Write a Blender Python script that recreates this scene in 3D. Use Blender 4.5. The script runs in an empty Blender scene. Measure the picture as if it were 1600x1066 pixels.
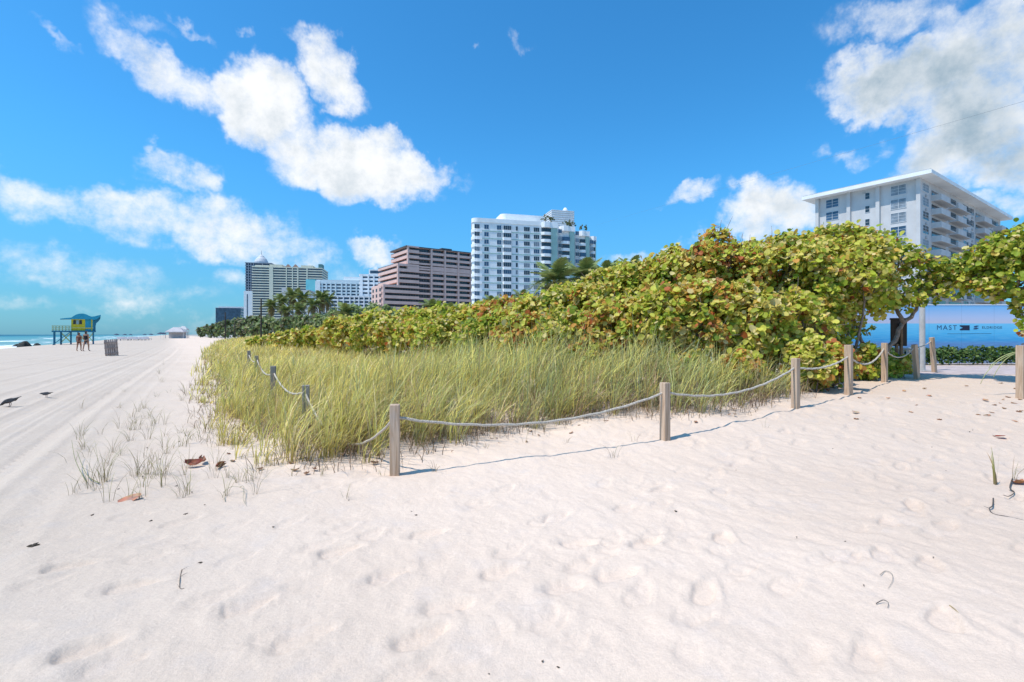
import bpy, bmesh, math, random
import numpy as np
from mathutils import Vector, Matrix
S = bpy.context.scene
COL = S.collection
R = math.radians

# ------------------------------------------------------------------ camera, sky, sun, exposure
CAM_H, F = 1.45, 767.0
cam = bpy.data.cameras.new('camera'); camo = bpy.data.objects.new('camera', cam); COL.objects.link(camo)
camo.location = (0, 0, CAM_H); camo.rotation_euler = (R(90), 0, 0)
cam.sensor_width = 36; cam.lens = F / 1600 * 36; cam.shift_y = -10 / 1600
cam.clip_start = 0.05; cam.clip_end = 60000
S.camera = camo
SUN_EL = R(62); SUN_AZ = math.atan2(-0.93, -0.47)
sv = Vector((math.sin(SUN_AZ) * math.cos(SUN_EL), math.cos(SUN_AZ) * math.cos(SUN_EL), math.sin(SUN_EL)))
sl = bpy.data.lights.new('sun', 'SUN'); sl.energy = 3.9; sl.angle = R(0.5); sl.color = (1, 0.93, 0.84)
so = bpy.data.objects.new('sun', sl); COL.objects.link(so); so.rotation_euler = sv.to_track_quat('Z', 'Y').to_euler()
so.location = sv * 100
S.view_settings.view_transform = 'Standard'; S.view_settings.look = 'None'
S.view_settings.gamma = 1; S.view_settings.exposure = 0.12; S.view_settings.use_curve_mapping = False
S.cycles.max_bounces = 8; S.cycles.diffuse_bounces = 3; S.cycles.transparent_max_bounces = 8

def px_dir(px, py):
    return (math.atan((px - 800) / F), math.atan((523 - py) / F * math.cos(math.atan((px - 800) / F))))

class NT:
    """small helper to write node trees"""
    def __init__(s, tree): s.t = tree; s.n = tree.nodes; s.l = tree.links
    def new(s, typ, **kw):
        n = s.n.new(typ)
        for k, v in kw.items(): setattr(n, k, v)
        return n
    def put(s, sock, v):
        if isinstance(v, bpy.types.NodeSocket): s.l.new(v, sock)
        elif v is not None: sock.default_value = v
    def math(s, op, a, b=None, c=None, clamp=False):
        n = s.new('ShaderNodeMath', operation=op, use_clamp=clamp)
        for i, v in enumerate((a, b, c)):
            if v is not None: s.put(n.inputs[i], v)
        return n.outputs[0]
    def vec(s, op, a, b=None, out=0):
        n = s.new('ShaderNodeVectorMath', operation=op)
        s.put(n.inputs[0], a)
        if b is not None: s.put(n.inputs[3 if op == 'SCALE' else 1], b)
        return n.outputs[out]
    def mix(s, f, a, b, blend='MIX'):
        n = s.new('ShaderNodeMix', data_type='RGBA', blend_type=blend)
        s.put(n.inputs[0], f); s.put(n.inputs[6], a); s.put(n.inputs[7], b)
        return n.outputs[2]
    def noise(s, vec, scale, detail=4, rough=0.55, dist=0.0, out=0):
        n = s.new('ShaderNodeTexNoise'); s.put(n.inputs['Vector'], vec)
        n.inputs['Scale'].default_value = scale; n.inputs['Detail'].default_value = detail
        n.inputs['Roughness'].default_value = rough; n.inputs['Distortion'].default_value = dist
        return n.outputs[out]
    def smooth(s, v, lo, hi, tlo=0.0, thi=1.0):
        n = s.new('ShaderNodeMapRange', interpolation_type='SMOOTHSTEP')
        s.put(n.inputs[0], v)
        for i, q in enumerate((lo, hi, tlo, thi)): s.put(n.inputs[i + 1], q)
        return n.outputs[0]
    def ramp(s, f, stops):
        n = s.new('ShaderNodeValToRGB'); s.put(n.inputs[0], f)
        e = n.color_ramp.elements
        while len(e) < len(stops): e.new(0.5)
        for i, (p, c) in enumerate(stops): e[i].position = p; e[i].color = (*c, 1)
        return n.outputs[0]

def build_world():
    w = bpy.data.worlds.new('World'); S.world = w; w.use_nodes = True
    w.node_tree.nodes.clear(); T = NT(w.node_tree)
    sky = T.new('ShaderNodeTexSky', sky_type='NISHITA', sun_disc=False)
    sky.sun_elevation = SUN_EL; sky.sun_rotation = SUN_AZ
    sky.air_density = 1.0; sky.dust_density = 0.6; sky.ozone_density = 2.5
    tc = T.new('ShaderNodeTexCoord'); d = T.vec('NORMALIZE', tc.outputs['Generated'])
    sep = T.new('ShaderNodeSeparateXYZ'); T.put(sep.inputs[0], d)
    az = T.math('ARCTAN2', sep.outputs[0], sep.outputs[1]); el = T.math('ARCSINE', sep.outputs[2])
    # cloud group: direction (azimuth, elevation) -> density
    g = bpy.data.node_groups.new('cloud_density', 'ShaderNodeTree')
    g.interface.new_socket('P', in_out='INPUT', socket_type='NodeSocketVector')
    g.interface.new_socket('D', in_out='OUTPUT', socket_type='NodeSocketFloat')
    g.interface.new_socket('B', in_out='OUTPUT', socket_type='NodeSocketFloat')
    G = NT(g); gi = G.new('NodeGroupInput'); go = G.new('NodeGroupOutput'); P = gi.outputs[0]
    w1 = G.noise(P, 7.0, 5, 0.6, out=1)
    w2 = G.noise(P, 26.0, 4, 0.6, out=1)
    q = G.vec('ADD', P, G.vec('SCALE', G.vec('SUBTRACT', w1, (0.5, 0.5, 0.5)), 0.16))
    q = G.vec('ADD', q, G.vec('SCALE', G.vec('SUBTRACT', w2, (0.5, 0.5, 0.5)), 0.035))
    q = G.vec('MULTIPLY', q, (1, 1, 0))
    # px, py, half length, half width, rotation (deg, picture-clockwise), strength
    C = [(560, 258, 128, 62, 15, 1.25), (640, 262, 68, 36, 8, 1.0), (600, 222, 60, 34, 12, .95), (410, 165, 84, 60, 20, 1.2), (470, 215, 70, 46, 25, 1.0),
         (255, 100, 128, 40, 38, .80), (190, 48, 60, 20, 40, .5), (515, 108, 66, 44, 45, 1.0), (470, 70, 36, 18, 50, .55),
         (225, 20, 90, 22, 20, .45), (75, 30, 66, 11, 36, .45), (318, 40, 48, 9, 52, .38), (382, 58, 22, 9, 40, .4),
         (272, 270, 66, 38, 20, .72), (245, 225, 26, 20, 40, .5),
         (60, 300, 130, 40, 12, .62), (200, 335, 150, 40, 14, .62), (360, 355, 120, 50, 6, .85), (420, 385, 90, 30, 4, .6),
         (120, 420, 190, 36, 8, .46), (230, 455, 150, 26, 6, .42), (60, 475, 190, 16, 2, .34), (585, 398, 46, 22, 6, .75), (470, 410, 70, 24, 0, .5),
         (380, 440, 90, 26, 0, .4), (540, 430, 60, 20, 0, .3), (290, 500, 160, 14, 0, .28),
         (748, 77, 10, 7, 0, .35), (812, 84, 18, 10, 20, .36), (716, 293, 18, 14, 40, .36),
         (1190, 338, 86, 50, -8, 1.05), (1080, 304, 38, 18, -20, .6), (1010, 402, 80, 14, -14, .62), (1120, 375, 70, 16, -10, .5),
         (1390, 130, 128, 56, -6, 1.15), (1530, 160, 120, 120, 10, 1.15), (1590, 235, 110, 70, -10, .95), (1460, 225, 90, 50, -40, .85), (1430, 262, 90, 26, -20, .62),
         (1590, 70, 90, 60, 0, .9), (1560, 40, 150, 36, -5, .68), (1390, 30, 110, 44, -10, .62), (1340, 225, 46, 18, -25, .5), (1278, 237, 24, 16, -30, .42), (1580, 315, 60, 22, -12, .62)]
    acc = None
    for (cx, cy, rx, ry, rot, s) in C:
        a = R(rot); c0 = px_dir(cx, cy)
        e1 = px_dir(cx + 2 * math.cos(a), cy + 2 * math.sin(a)); e2 = px_dir(cx - 2 * math.sin(a), cy + 2 * math.cos(a))
        M = np.array([[(e1[0] - c0[0]) / 2 * rx, (e2[0] - c0[0]) / 2 * ry], [(e1[1] - c0[1]) / 2 * rx, (e2[1] - c0[1]) / 2 * ry]])
        U, sc, _ = np.linalg.svd(M)
        m = G.new('ShaderNodeMapping', vector_type='TEXTURE'); 
        if acc is None: G.put(m.inputs[0], q)
        else:
            ch = G.new('ShaderNodeVectorMath', operation='MULTIPLY_ADD'); G.put(ch.inputs[0], acc); ch.inputs[1].default_value = (1e-9, 1e-9, 0); G.put(ch.inputs[2], q); G.put(m.inputs[0], ch.outputs[0])   # evaluates one after the other
        m.inputs[1].default_value = (c0[0], c0[1], 0); m.inputs[2].default_value = (0, 0, math.atan2(U[1, 0], U[0, 0]))
        m.inputs[3].default_value = (sc[0] * 1.25, sc[1] * 1.25, 1)
        ln = G.vec('DOT_PRODUCT', m.outputs[0], m.outputs[0], out=1)
        v = G.math('MAXIMUM', G.math('MULTIPLY_ADD', ln, -s, s), 0.0)
        acc = v if acc is None else G.math('SMOOTH_MAX', acc, v, 0.08)
    # clouds behind the camera (they light the scene too)
    behind = G.noise(P, 2.2, 3, 0.5)
    sepP = G.new('ShaderNodeSeparateXYZ'); G.put(sepP.inputs[0], P)
    bm_ = G.smooth(G.math('ABSOLUTE', sepP.outputs[0]), 1.0, 1.4)
    acc = G.math('MAXIMUM', acc, G.math('MULTIPLY', bm_, G.smooth(behind, 0.52, 0.75)))
    fb = G.noise(P, 16.0, 9, 0.66)
    edge = G.math('MULTIPLY_ADD', G.math('SUBTRACT', fb, 0.5), 1.75, acc)
    dn = G.smooth(edge, 0.05, 1.05)
    dn = G.math('MULTIPLY', dn, G.smooth(acc, 0.05, 0.50))
    G.put(go.inputs[0], dn); G.put(go.inputs[1], acc)
    pv = T.new('ShaderNodeCombineXYZ'); T.put(pv.inputs[0], az); T.put(pv.inputs[1], el)
    def dens(v):
        n = T.new('ShaderNodeGroup', node_tree=g); T.put(n.inputs[0], v); return n
    grp = dens(pv.outputs[0]); d0 = grp.outputs[0]; body = T.smooth(grp.outputs[1], 0.35, 1.1)
    fine = T.noise(pv.outputs[0], 13, 6, 0.62)
    lit = T.math('SUBTRACT', 1.0, T.math('MULTIPLY', body, T.smooth(fine, 0.36, 0.70, 0.0, 0.50)), clamp=True)
    # the bank on the right of the sea view is thicker and greyer underneath
    thick = T.math('MULTIPLY', T.smooth(az, 0.42, 0.66), 0.55)
    lit = T.math('SUBTRACT', lit, T.math('MULTIPLY', thick, body), clamp=True)
    ccol = T.mix(lit, (3.4, 4.5, 5.4, 1), (9.6, 9.7, 9.8, 1))
    base = T.mix(1.0, sky.outputs[0], (0.74, 1.56, 1.98, 1), 'MULTIPLY')
    hs = T.new('ShaderNodeHueSaturation'); hs.inputs['Saturation'].default_value = 1.06; hs.inputs['Value'].default_value = 1.0
    T.put(hs.inputs['Color'], base)
    # sea haze: the lowest few degrees are paler
    hz = T.smooth(el, 0.0, 0.34, 0.58, 0.0)
    skyc = T.mix(hz, hs.outputs[0], (0.8, 2.5, 4.7, 1))
    col = T.mix(T.math('MULTIPLY', d0, 0.97), skyc, ccol)
    bg = T.new('ShaderNodeBackground'); bg.inputs[1].default_value = 0.1; T.put(bg.inputs[0], col)
    o = T.new('ShaderNodeOutputWorld'); T.put(o.inputs[0], bg.outputs[0])
    w.cycles.sampling_method = 'MANUAL'; w.cycles.sample_map_resolution = 512
build_world()

# ------------------------------------------------------------------ materials
MATS = {}
def mat(name, color=(.5, .5, .5), rough=0.7, var=0.0, vscale=5.0, bump=0.0, bscale=30.0, spec=0.4, metal=0.0, stretch=None, attr=None, trans=0.0, coat=0.0):
    if name in MATS: return MATS[name]
    m = bpy.data.materials.new(name); m.use_nodes = True; m.node_tree.nodes.clear(); T = NT(m.node_tree)
    p = T.new('ShaderNodeBsdfPrincipled'); o = T.new('ShaderNodeOutputMaterial')
    p.inputs['Roughness'].default_value = rough; p.inputs['Specular IOR Level'].default_value = spec; p.inputs['Metallic'].default_value = metal
    p.inputs['Coat Weight'].default_value = coat
    tc = T.new('ShaderNodeTexCoord'); v = tc.outputs['Object']
    if stretch: v = T.vec('MULTIPLY', v, stretch)
    c = (*color, 1)
    if attr:
        a = T.new('ShaderNodeAttribute', attribute_name='Col'); c = a.outputs[0]
    if var:
        n = T.noise(v, vscale, 6, 0.6)
        k = T.smooth(n, 0.3, 0.7, 1 - var, 1 + var)
        c = T.mix(1.0, c, T.vec('SCALE', (1, 1, 1), k), 'MULTIPLY')
    T.put(p.inputs['Base Color'], c)
    if bump:
        b = T.new('ShaderNodeBump'); b.inputs['Strength'].default_value = bump; b.inputs['Distance'].default_value = 0.02
        T.put(b.inputs['Height'], T.noise(v, bscale, 5, 0.6)); T.put(p.inputs['Normal'], b.outputs[0])
    out = p.outputs[0]
    if trans:
        t = T.new('ShaderNodeBsdfTranslucent'); T.put(t.inputs[0], c)
        mx = T.new('ShaderNodeMixShader'); mx.inputs[0].default_value = trans
        T.put(mx.inputs[1], out); T.put(mx.inputs[2], t.outputs[0]); out = mx.outputs[0]
    T.put(o.inputs[0], out); MATS[name] = m
    return m

def sand_material():
    m = bpy.data.materials.new('sand'); m.use_nodes = True; m.node_tree.nodes.clear(); T = NT(m.node_tree)
    p = T.new('ShaderNodeBsdfPrincipled'); o = T.new('ShaderNodeOutputMaterial')
    g = T.new('ShaderNodeNewGeometry'); v = g.outputs['Position']
    sp = T.new('ShaderNodeSeparateXYZ'); T.put(sp.inputs[0], v)
    big = T.noise(v, 0.35, 4, 0.55); mid = T.noise(v, 3.0, 5, 0.6); fin = T.noise(v, 420.0, 2, 0.7); spk = T.noise(v, 95.0, 3, 0.75)
    c = T.mix(T.smooth(big, 0.35, 0.65), (0.745, 0.585, 0.46, 1), (0.78, 0.62, 0.495, 1))
    c = T.mix(T.smooth(mid, 0.5, 0.75, 0, 0.35), c, (0.63, 0.545, 0.495, 1))
    k = T.smooth(fin, 0.25, 0.75, 0.86, 1.12)
    c = T.mix(1.0, c, T.vec('SCALE', (1, 1, 1), k), 'MULTIPLY')
    c = T.mix(T.smooth(spk, 0.70, 0.80, 0, 0.35), c, (0.30, 0.24, 0.19, 1))
    g2 = T.noise(v, 55.0, 4, 0.75); c = T.mix(1.0, c, T.vec('SCALE', (1, 1, 1), T.smooth(g2, 0.3, 0.7, 0.94, 1.05)), 'MULTIPLY')
    # raked beach is greyer than the path
    cst = T.math('MULTIPLY_ADD', sp.outputs[0], 0.82, T.math('MULTIPLY', sp.outputs[1], 0.57))
    c = T.mix(T.smooth(cst, 2.2, -2.0, 0, 0.8), c, T.mix(1.0, c, (0.70, 0.745, 0.765, 1), 'MULTIPLY'))
    c = T.mix(T.smooth(T.math('MULTIPLY_ADD', sp.outputs[0], 1.0, T.math('MULTIPLY', T.math('SUBTRACT', T.noise(v, .6, 3), .5), 2.5)), 0.8, 4.5, 0, 0.9), c, T.mix(1.0, c, (0.86, 0.855, 0.855, 1), 'MULTIPLY'))  # path colour darkened to the right, painting in small shadows of trampled sand
    # inland of the walk the ground is built over: turf and asphalt
    inl = T.math('MULTIPLY', T.smooth(sp.outputs[1], 18.6, 19.6), T.smooth(cst, 15.0, 19.0))
    c = T.mix(inl, c, T.mix(T.smooth(big, .4, .6), (.36, .34, .29, 1), (.46, .43, .40, 1)))
    # wet sand along the water's edge
    wn = T.math('ADD', cst, T.math('MULTIPLY', T.math('SUBTRACT', T.noise(v, 0.12, 3), 0.5), 4.0))
    c = T.mix(T.smooth(wn, -17.0, -19.5), c, (0.22, 0.18, 0.14, 1))
    T.put(p.inputs['Base Color'], c); p.inputs['Roughness'].default_value = 0.95; p.inputs['Specular IOR Level'].default_value = 0.15
    # wind ripples and grains
    wv = T.new('ShaderNodeTexWave', wave_type='BANDS', bands_direction='DIAGONAL'); 
    wvec = T.vec('ADD', T.vec('MULTIPLY', v, (1.0, 1.8, 0)), T.vec('SCALE', T.noise(v, 1.7, 3, out=1), 0.8)); T.put(wv.inputs['Vector'], wvec)
    wv.inputs['Scale'].default_value = 2.6; wv.inputs['Distortion'].default_value = 5; wv.inputs['Detail'].default_value = 2; wv.inputs['Detail Scale'].default_value = 1.2
    rip = T.math('MULTIPLY', wv.outputs['Fac'], T.smooth(T.noise(v, 0.5, 2), 0.40, 0.7, 0.0, 0.28))
    h = T.math('ADD', rip, T.math('ADD', T.math('MULTIPLY', T.noise(v, 14.0, 7, 0.72), 1.5), T.math('MULTIPLY', fin, 0.16)))
    b = T.new('ShaderNodeBump'); b.inputs['Strength'].default_value = 0.55; b.inputs['Distance'].default_value = 0.016
    T.put(b.inputs['Height'], h); T.put(p.inputs['Normal'], b.outputs[0])
    T.put(o.inputs[0], p.outputs[0]); return m

def water_material():
    m = bpy.data.materials.new('sea_water'); m.use_nodes = True; m.node_tree.nodes.clear(); T = NT(m.node_tree)
    p = T.new('ShaderNodeBsdfPrincipled'); o = T.new('ShaderNodeOutputMaterial')
    g = T.new('ShaderNodeNewGeometry'); v = g.outputs['Position']
    sp = T.new('ShaderNodeSeparateXYZ'); T.put(sp.inputs[0], v)
    cst = T.math('MULTIPLY_ADD', sp.outputs[0], 0.82, T.math('MULTIPLY', sp.outputs[1], 0.57))
    c = T.ramp(T.smooth(cst, -300, -22), [(0, (0.015, 0.11, 0.16)), (0.6, (0.03, 0.20, 0.24)), (0.95, (0.09, 0.29, 0.30)), (1, (0.17, 0.34, 0.33))])
    rot = T.new('ShaderNodeMapping'); T.put(rot.inputs[0], v); rot.inputs[2].default_value = (0, 0, -math.atan2(.57, .82))
    st = T.vec('MULTIPLY', rot.outputs[0], (1.0, 0.16, 1))
    f = T.noise(st, 0.11, 6, 0.62)
    sh = T.smooth(cst, -80, -24, 0.0, 0.075)
    foam = T.smooth(T.math('ADD', f, sh), 0.60, 0.66)
    foam = T.math('MULTIPLY', foam, T.smooth(cst, -160, -50))
    c = T.mix(foam, c, (0.85, 0.88, 0.88, 1))
    T.put(p.inputs['Base Color'], c); T.put(p.inputs['Roughness'], T.math('MULTIPLY_ADD', foam, 0.4, 0.45))
    p.inputs['Specular IOR Level'].default_value = 0.2
    b = T.new('ShaderNodeBump'); b.inputs['Strength'].default_value = 0.6; b.inputs['Distance'].default_value = 0.5
    T.put(b.inputs['Height'], T.noise(st, 0.6, 5, 0.6)); T.put(p.inputs['Normal'], b.outputs[0])
    T.put(o.inputs[0], p.outputs[0]); return m

def wood_material(name, c1, c2):
    m = bpy.data.materials.new(name); m.use_nodes = True; m.node_tree.nodes.clear(); T = NT(m.node_tree)
    p = T.new('ShaderNodeBsdfPrincipled'); o = T.new('ShaderNodeOutputMaterial')
    tc = T.new('ShaderNodeTexCoord'); oi = T.new('ShaderNodeObjectInfo')
    v = T.vec('ADD', tc.outputs['Object'], T.vec('SCALE', (3, 5, 7), oi.outputs['Random']))
    st = T.vec('MULTIPLY', v, (38, 38, 2.2)); n = T.noise(st, 1.0, 6, 0.65, 0.6)
    c = T.mix(T.smooth(n, 0.3, 0.7), (*c1, 1), (*c2, 1))
    crack = T.smooth(T.noise(T.vec('MULTIPLY', v, (60, 60, 1.2)), 1.0, 3, 0.5), 0.66, 0.72)
    c = T.mix(T.math('MULTIPLY', crack, 0.75), c, (0.06, 0.045, 0.035, 1))
    blot = T.noise(v, 4.0, 4); c = T.mix(T.smooth(blot, 0.55, 0.75, 0, 0.4), c, (0.42, 0.38, 0.34, 1))
    T.put(p.inputs['Base Color'], c); p.inputs['Roughness'].default_value = 0.9; p.inputs['Specular IOR Level'].default_value = 0.2
    b = T.new('ShaderNodeBump'); b.inputs['Strength'].default_value = 0.6; b.inputs['Distance'].default_value = 0.004
    T.put(b.inputs['Height'], T.math('SUBTRACT', n, crack)); T.put(p.inputs['Normal'], b.outputs[0])
    T.put(o.inputs[0], p.outputs[0]); MATS[name] = m; return m

# ------------------------------------------------------------------ helpers: object tree
def prop(o, label=None, cat=None, group=None, kind=None):
    if label: o['label'] = label
    if cat: o['category'] = cat
    if group: o['group'] = group
    if kind: o['kind'] = kind
    return o
def empty(name, loc, label, cat, rz=0.0, group=None):
    o = bpy.data.objects.new(name, None); COL.objects.link(o); o.location = loc; o.rotation_euler = (0, 0, rz)
    o.empty_display_size = 0.2
    return prop(o, label, cat, group)
def link(name, me, parent=None, loc=(0, 0, 0), rz=0.0):
    o = bpy.data.objects.new(name, me); COL.objects.link(o); o.location = loc; o.rotation_euler = (0, 0, rz)
    if parent: o.parent = parent
    return o
def copy_tree(o, parent=None):
    c = o.copy(); COL.objects.link(c)
    if parent: c.parent = parent
    for ch in list(o.children): copy_tree(ch, c)
    return c

class MB:
    def __init__(s): s.v = []; s.f = []; s.m = []
    def add(s, vs, fs, mi=0):
        b = len(s.v); s.v += [tuple(v) for v in vs]; s.f += [tuple(b + i for i in f) for f in fs]; s.m += [mi] * len(fs)
    def box(s, x0, x1, y0, y1, z0, z1, mi=0):
        s.add([(x0, y0, z0), (x1, y0, z0), (x1, y1, z0), (x0, y1, z0), (x0, y0, z1), (x1, y0, z1), (x1, y1, z1), (x0, y1, z1)],
              [(0, 3, 2, 1), (4, 5, 6, 7), (0, 1, 5, 4), (1, 2, 6, 5), (2, 3, 7, 6), (3, 0, 4, 7)], mi)
    def bar(s, a, b, w, h=None, mi=0):
        a = Vector(a); b = Vector(b); h = h or w; d = (b - a).normalized()
        u = d.cross(Vector((0, 0, 1)));
        if u.length < 1e-3: u = Vector((1, 0, 0))
        u.normalize(); n = u.cross(d)
        vs = [p + u * (sx * w / 2) + n * (sy * h / 2) for p in (a, b) for sx, sy in ((-1, -1), (1, -1), (1, 1), (-1, 1))]
        s.add(vs, [(3, 2, 1, 0), (4, 5, 6, 7), (0, 1, 5, 4), (1, 2, 6, 5), (2, 3, 7, 6), (3, 0, 4, 7)], mi)
    def tube(s, pts, rad, n=6, mi=0, cap=True):
        pts = [Vector(p) for p in pts]
        rad = rad if isinstance(rad, (list, tuple)) else [rad] * len(pts)
        up = Vector((0, 0, 1)); vs = []; fs = []; u = None
        for i, p in enumerate(pts):
            t = (pts[min(i + 1, len(pts) - 1)] - pts[max(i - 1, 0)])
            t = t.normalized() if t.length > 1e-9 else up
            if u is None:
                u = t.cross(up if abs(t.z) < 0.95 else Vector((1, 0, 0)))
            u = (u - t * u.dot(t)).normalized(); w = t.cross(u)
            for k in range(n):
                a = 2 * math.pi * k / n
                vs.append(p + (u * math.cos(a) + w * math.sin(a)) * rad[i])
        for i in range(len(pts) - 1):
            for k in range(n):
                fs.append((i * n + k, i * n + (k + 1) % n, (i + 1) * n + (k + 1) % n, (i + 1) * n + k))
        if cap:
            fs.append(tuple(reversed(range(n)))); fs.append(tuple(range((len(pts) - 1) * n, len(pts) * n)))
        s.add(vs, fs, mi)
    def prism(s, poly, z0, z1, mi=0):
        n = len(poly)
        s.add([(x, y, z0) for x, y in poly] + [(x, y, z1) for x, y in poly],
              [tuple(reversed(range(n))), tuple(range(n, 2 * n))] + [(i, (i + 1) % n, n + (i + 1) % n, n + i) for i in range(n)], mi)
    def lathe(s, prof, n=16, c=(0, 0), mi=0):
        vs = []; fs = []
        for r, z in prof:
            for k in range(n):
                a = 2 * math.pi * k / n; vs.append((c[0] + r * math.cos(a), c[1] + r * math.sin(a), z))
        for i in range(len(prof) - 1):
            for k in range(n): fs.append((i * n + k, i * n + (k + 1) % n, (i + 1) * n + (k + 1) % n, (i + 1) * n + k))
        s.add(vs, fs, mi)
    def mesh(s, name, mats, smooth=False):
        me = bpy.data.meshes.new(name); me.from_pydata(s.v, [], s.f)
        for m in (mats if isinstance(mats, (list, tuple)) else [mats]): me.materials.append(m)
        me.polygons.foreach_set('material_index', s.m)
        if smooth: me.polygons.foreach_set('use_smooth', [True] * len(s.f))
        me.update(); return me
    def build(s, name, mats, parent=None, smooth=False, bevel=0.0, loc=(0, 0, 0)):
        o = link(name, s.mesh(name, mats, smooth), parent, loc)
        if bevel:
            b = o.modifiers.new('bevel', 'BEVEL'); b.width = bevel; b.segments = 2; b.limit_method = 'ANGLE'
        return o

def np_mesh(name, V, loops, starts, mats, cols=None, smooth=True):
    me = bpy.data.meshes.new(name)
    me.vertices.add(len(V)); me.vertices.foreach_set('co', np.asarray(V, np.float32).ravel())
    me.loops.add(len(loops)); me.loops.foreach_set('vertex_index', np.asarray(loops, np.int32))
    me.polygons.add(len(starts)); me.polygons.foreach_set('loop_start', np.asarray(starts, np.int32))
    if cols is not None:
        a = me.attributes.new('Col', 'FLOAT_COLOR', 'POINT')
        a.data.foreach_set('color', np.concatenate([cols, np.ones((len(cols), 1))], 1).astype(np.float32).ravel())
    for m in (mats if isinstance(mats, (list, tuple)) else [mats]): me.materials.append(m)
    me.update(calc_edges=True)
    me.polygons.foreach_set('use_smooth', [smooth] * len(starts))
    me.validate(); return me

# ------------------------------------------------------------------ terrain
def sstep(a, b, x): t = np.clip((x - a) / (b - a), 0, 1); return t * t * (3 - 2 * t)
def hash2(ix, iy, seed):
    h = (ix.astype(np.int64) * 374761393 + iy.astype(np.int64) * 668265263 + seed * 1442695041) & 0x7fffffff
    h = ((h ^ (h >> 13)) * 1274126177) & 0x7fffffff
    return ((h ^ (h >> 16)) & 0xffff) / 65535.0
def vnoise(x, y, seed=0):
    ix = np.floor(x); iy = np.floor(y); fx = x - ix; fy = y - iy
    fx = fx * fx * fx * (fx * (fx * 6 - 15) + 10); fy = fy * fy * fy * (fy * (fy * 6 - 15) + 10)
    a = hash2(ix, iy, seed); b = hash2(ix + 1, iy, seed); c = hash2(ix, iy + 1, seed); d = hash2(ix + 1, iy + 1, seed)
    return (a * (1 - fx) + b * fx) * (1 - fy) + (c * (1 - fx) + d * fx) * fy
def fbm(x, y, seed=0, o=4):
    s = 0; a = 0.5
    for i in range(o): s = s + a * (vnoise(x, y, seed + i) - 0.5); x = x * 2.03 + 7.1; y = y * 2.03 + 3.3; a *= 0.5
    return s
def coast(x, y): return x * 0.82 + y * 0.57
RISE = 0.36
def H_base(x, y):
    x = np.asarray(x, float); y = np.asarray(y, float)
    h = RISE * sstep(4.6, 9.6, y) * sstep(-2.0, 3.0, x)
    h = h - 0.9 * sstep(-12, -26, coast(x, y))
    return h
def hit_base(px, py, Hf=None):
    Hf = Hf or H_base
    dx, dz = (px - 800) / F, -(py - 523) / F
    lo, n = 0.3, 0
    ys = np.concatenate([np.arange(0.5, 30, 0.02), np.geomspace(30, 3000, 3000)])
    z = CAM_H + dz * ys; h = Hf(dx * ys, ys); k = np.argmax(z <= h)
    if z[k] > h[k]: k = len(ys) - 1
    return dx * ys[k], ys[k], float(h[k])
EDGE_PX = [(330, 545), (318, 570), (302, 605), (312, 650), (338, 700), (385, 728), (520, 731), (596, 727), (680, 705), (760, 690), (840, 672),
           (920, 657), (1000, 650), (1080, 652), (1150, 642), (1240, 622), (1330, 592), (1385, 584)]
EDGE = [(-30 * 1.9, 50 * 1.9)] + [hit_base(*p)[:2] for p in EDGE_PX]
POLY = np.array(EDGE + [(11.5, 13.2), (11.5, 15.0), (0, 22), (-6, 40), (-20, 90), (-50, 140)])
def poly_sd(x, y, P=POLY):
    """signed distance, positive inside"""
    x = np.asarray(x, float); y = np.asarray(y, float)
    d = np.full(x.shape, 1e9); ins = np.zeros(x.shape, bool)
    for i in range(len(P)):
        ax, ay = P[i]; bx, by = P[(i + 1) % len(P)]
        ex, ey = bx - ax, by - ay
        t = np.clip(((x - ax) * ex + (y - ay) * ey) / (ex * ex + ey * ey), 0, 1)
        d = np.minimum(d, np.hypot(x - ax - t * ex, y - ay - t * ey))
        c = ((ay > y) != (by > y)) & (x < (bx - ax) * (y - ay) / (by - ay + 1e-12) + ax)
        ins ^= c
    return np.where(ins, d, -d)
def H(x, y):
    x = np.asarray(x, float); y = np.asarray(y, float)
    sd = poly_sd(x, y)
    h = H_base(x, y) + 0.34 * sstep(-0.4, 3.2, sd) * (0.25 + 0.75 * sstep(-5, -0.5, x)) * (1 - sstep(3, 8, x))
    h = h + 1.35 * sstep(0, 12, sd) * sstep(12, 60, y)
    return h
def h1(x, y): return float(H(np.array([x]), np.array([y]))[0])
def hit(px, py): return hit_base(px, py, lambda x, y: H(x, y))
def at(px, py, d): return Vector(((px - 800) / F * d, d, CAM_H + (523 - py) / F * d))

rng = np.random.default_rng(7)
def micro(x, y):
    """footprints, vehicle tracks and lumps: real relief"""
    r = np.hypot(x, y); sd = poly_sd(x, y); cst = coast(x, y); out = sd < 0.3
    soft = sstep(-3.0, 2.5, x) * 0.75 + 0.25
    soft = soft * sstep(-3.5, 0.5, cst) + 0.10
    near = 1 - sstep(25, 45, r)
    warp = fbm(x * 1.3, y * 1.3, 5, 3)
    h = 0.034 * soft * fbm(x * 2.2 + warp, y * 2.2 - warp, 11, 4) * near
    h = h + 0.022 * soft * fbm(x * 6.5 + y * 1.5, y * 5.0, 31, 3) * near
    h = h + 0.012 * fbm(x * 14 + y * 5, y * 9, 47, 2) * near * soft * (1 - sstep(8, 14, r))
    # slumped edge of the dune
    h = h + 0.10 * fbm(x * 1.7, y * 1.7, 3, 4) * np.exp(-(sd / 1.0) ** 2) * near
    return h
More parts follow.
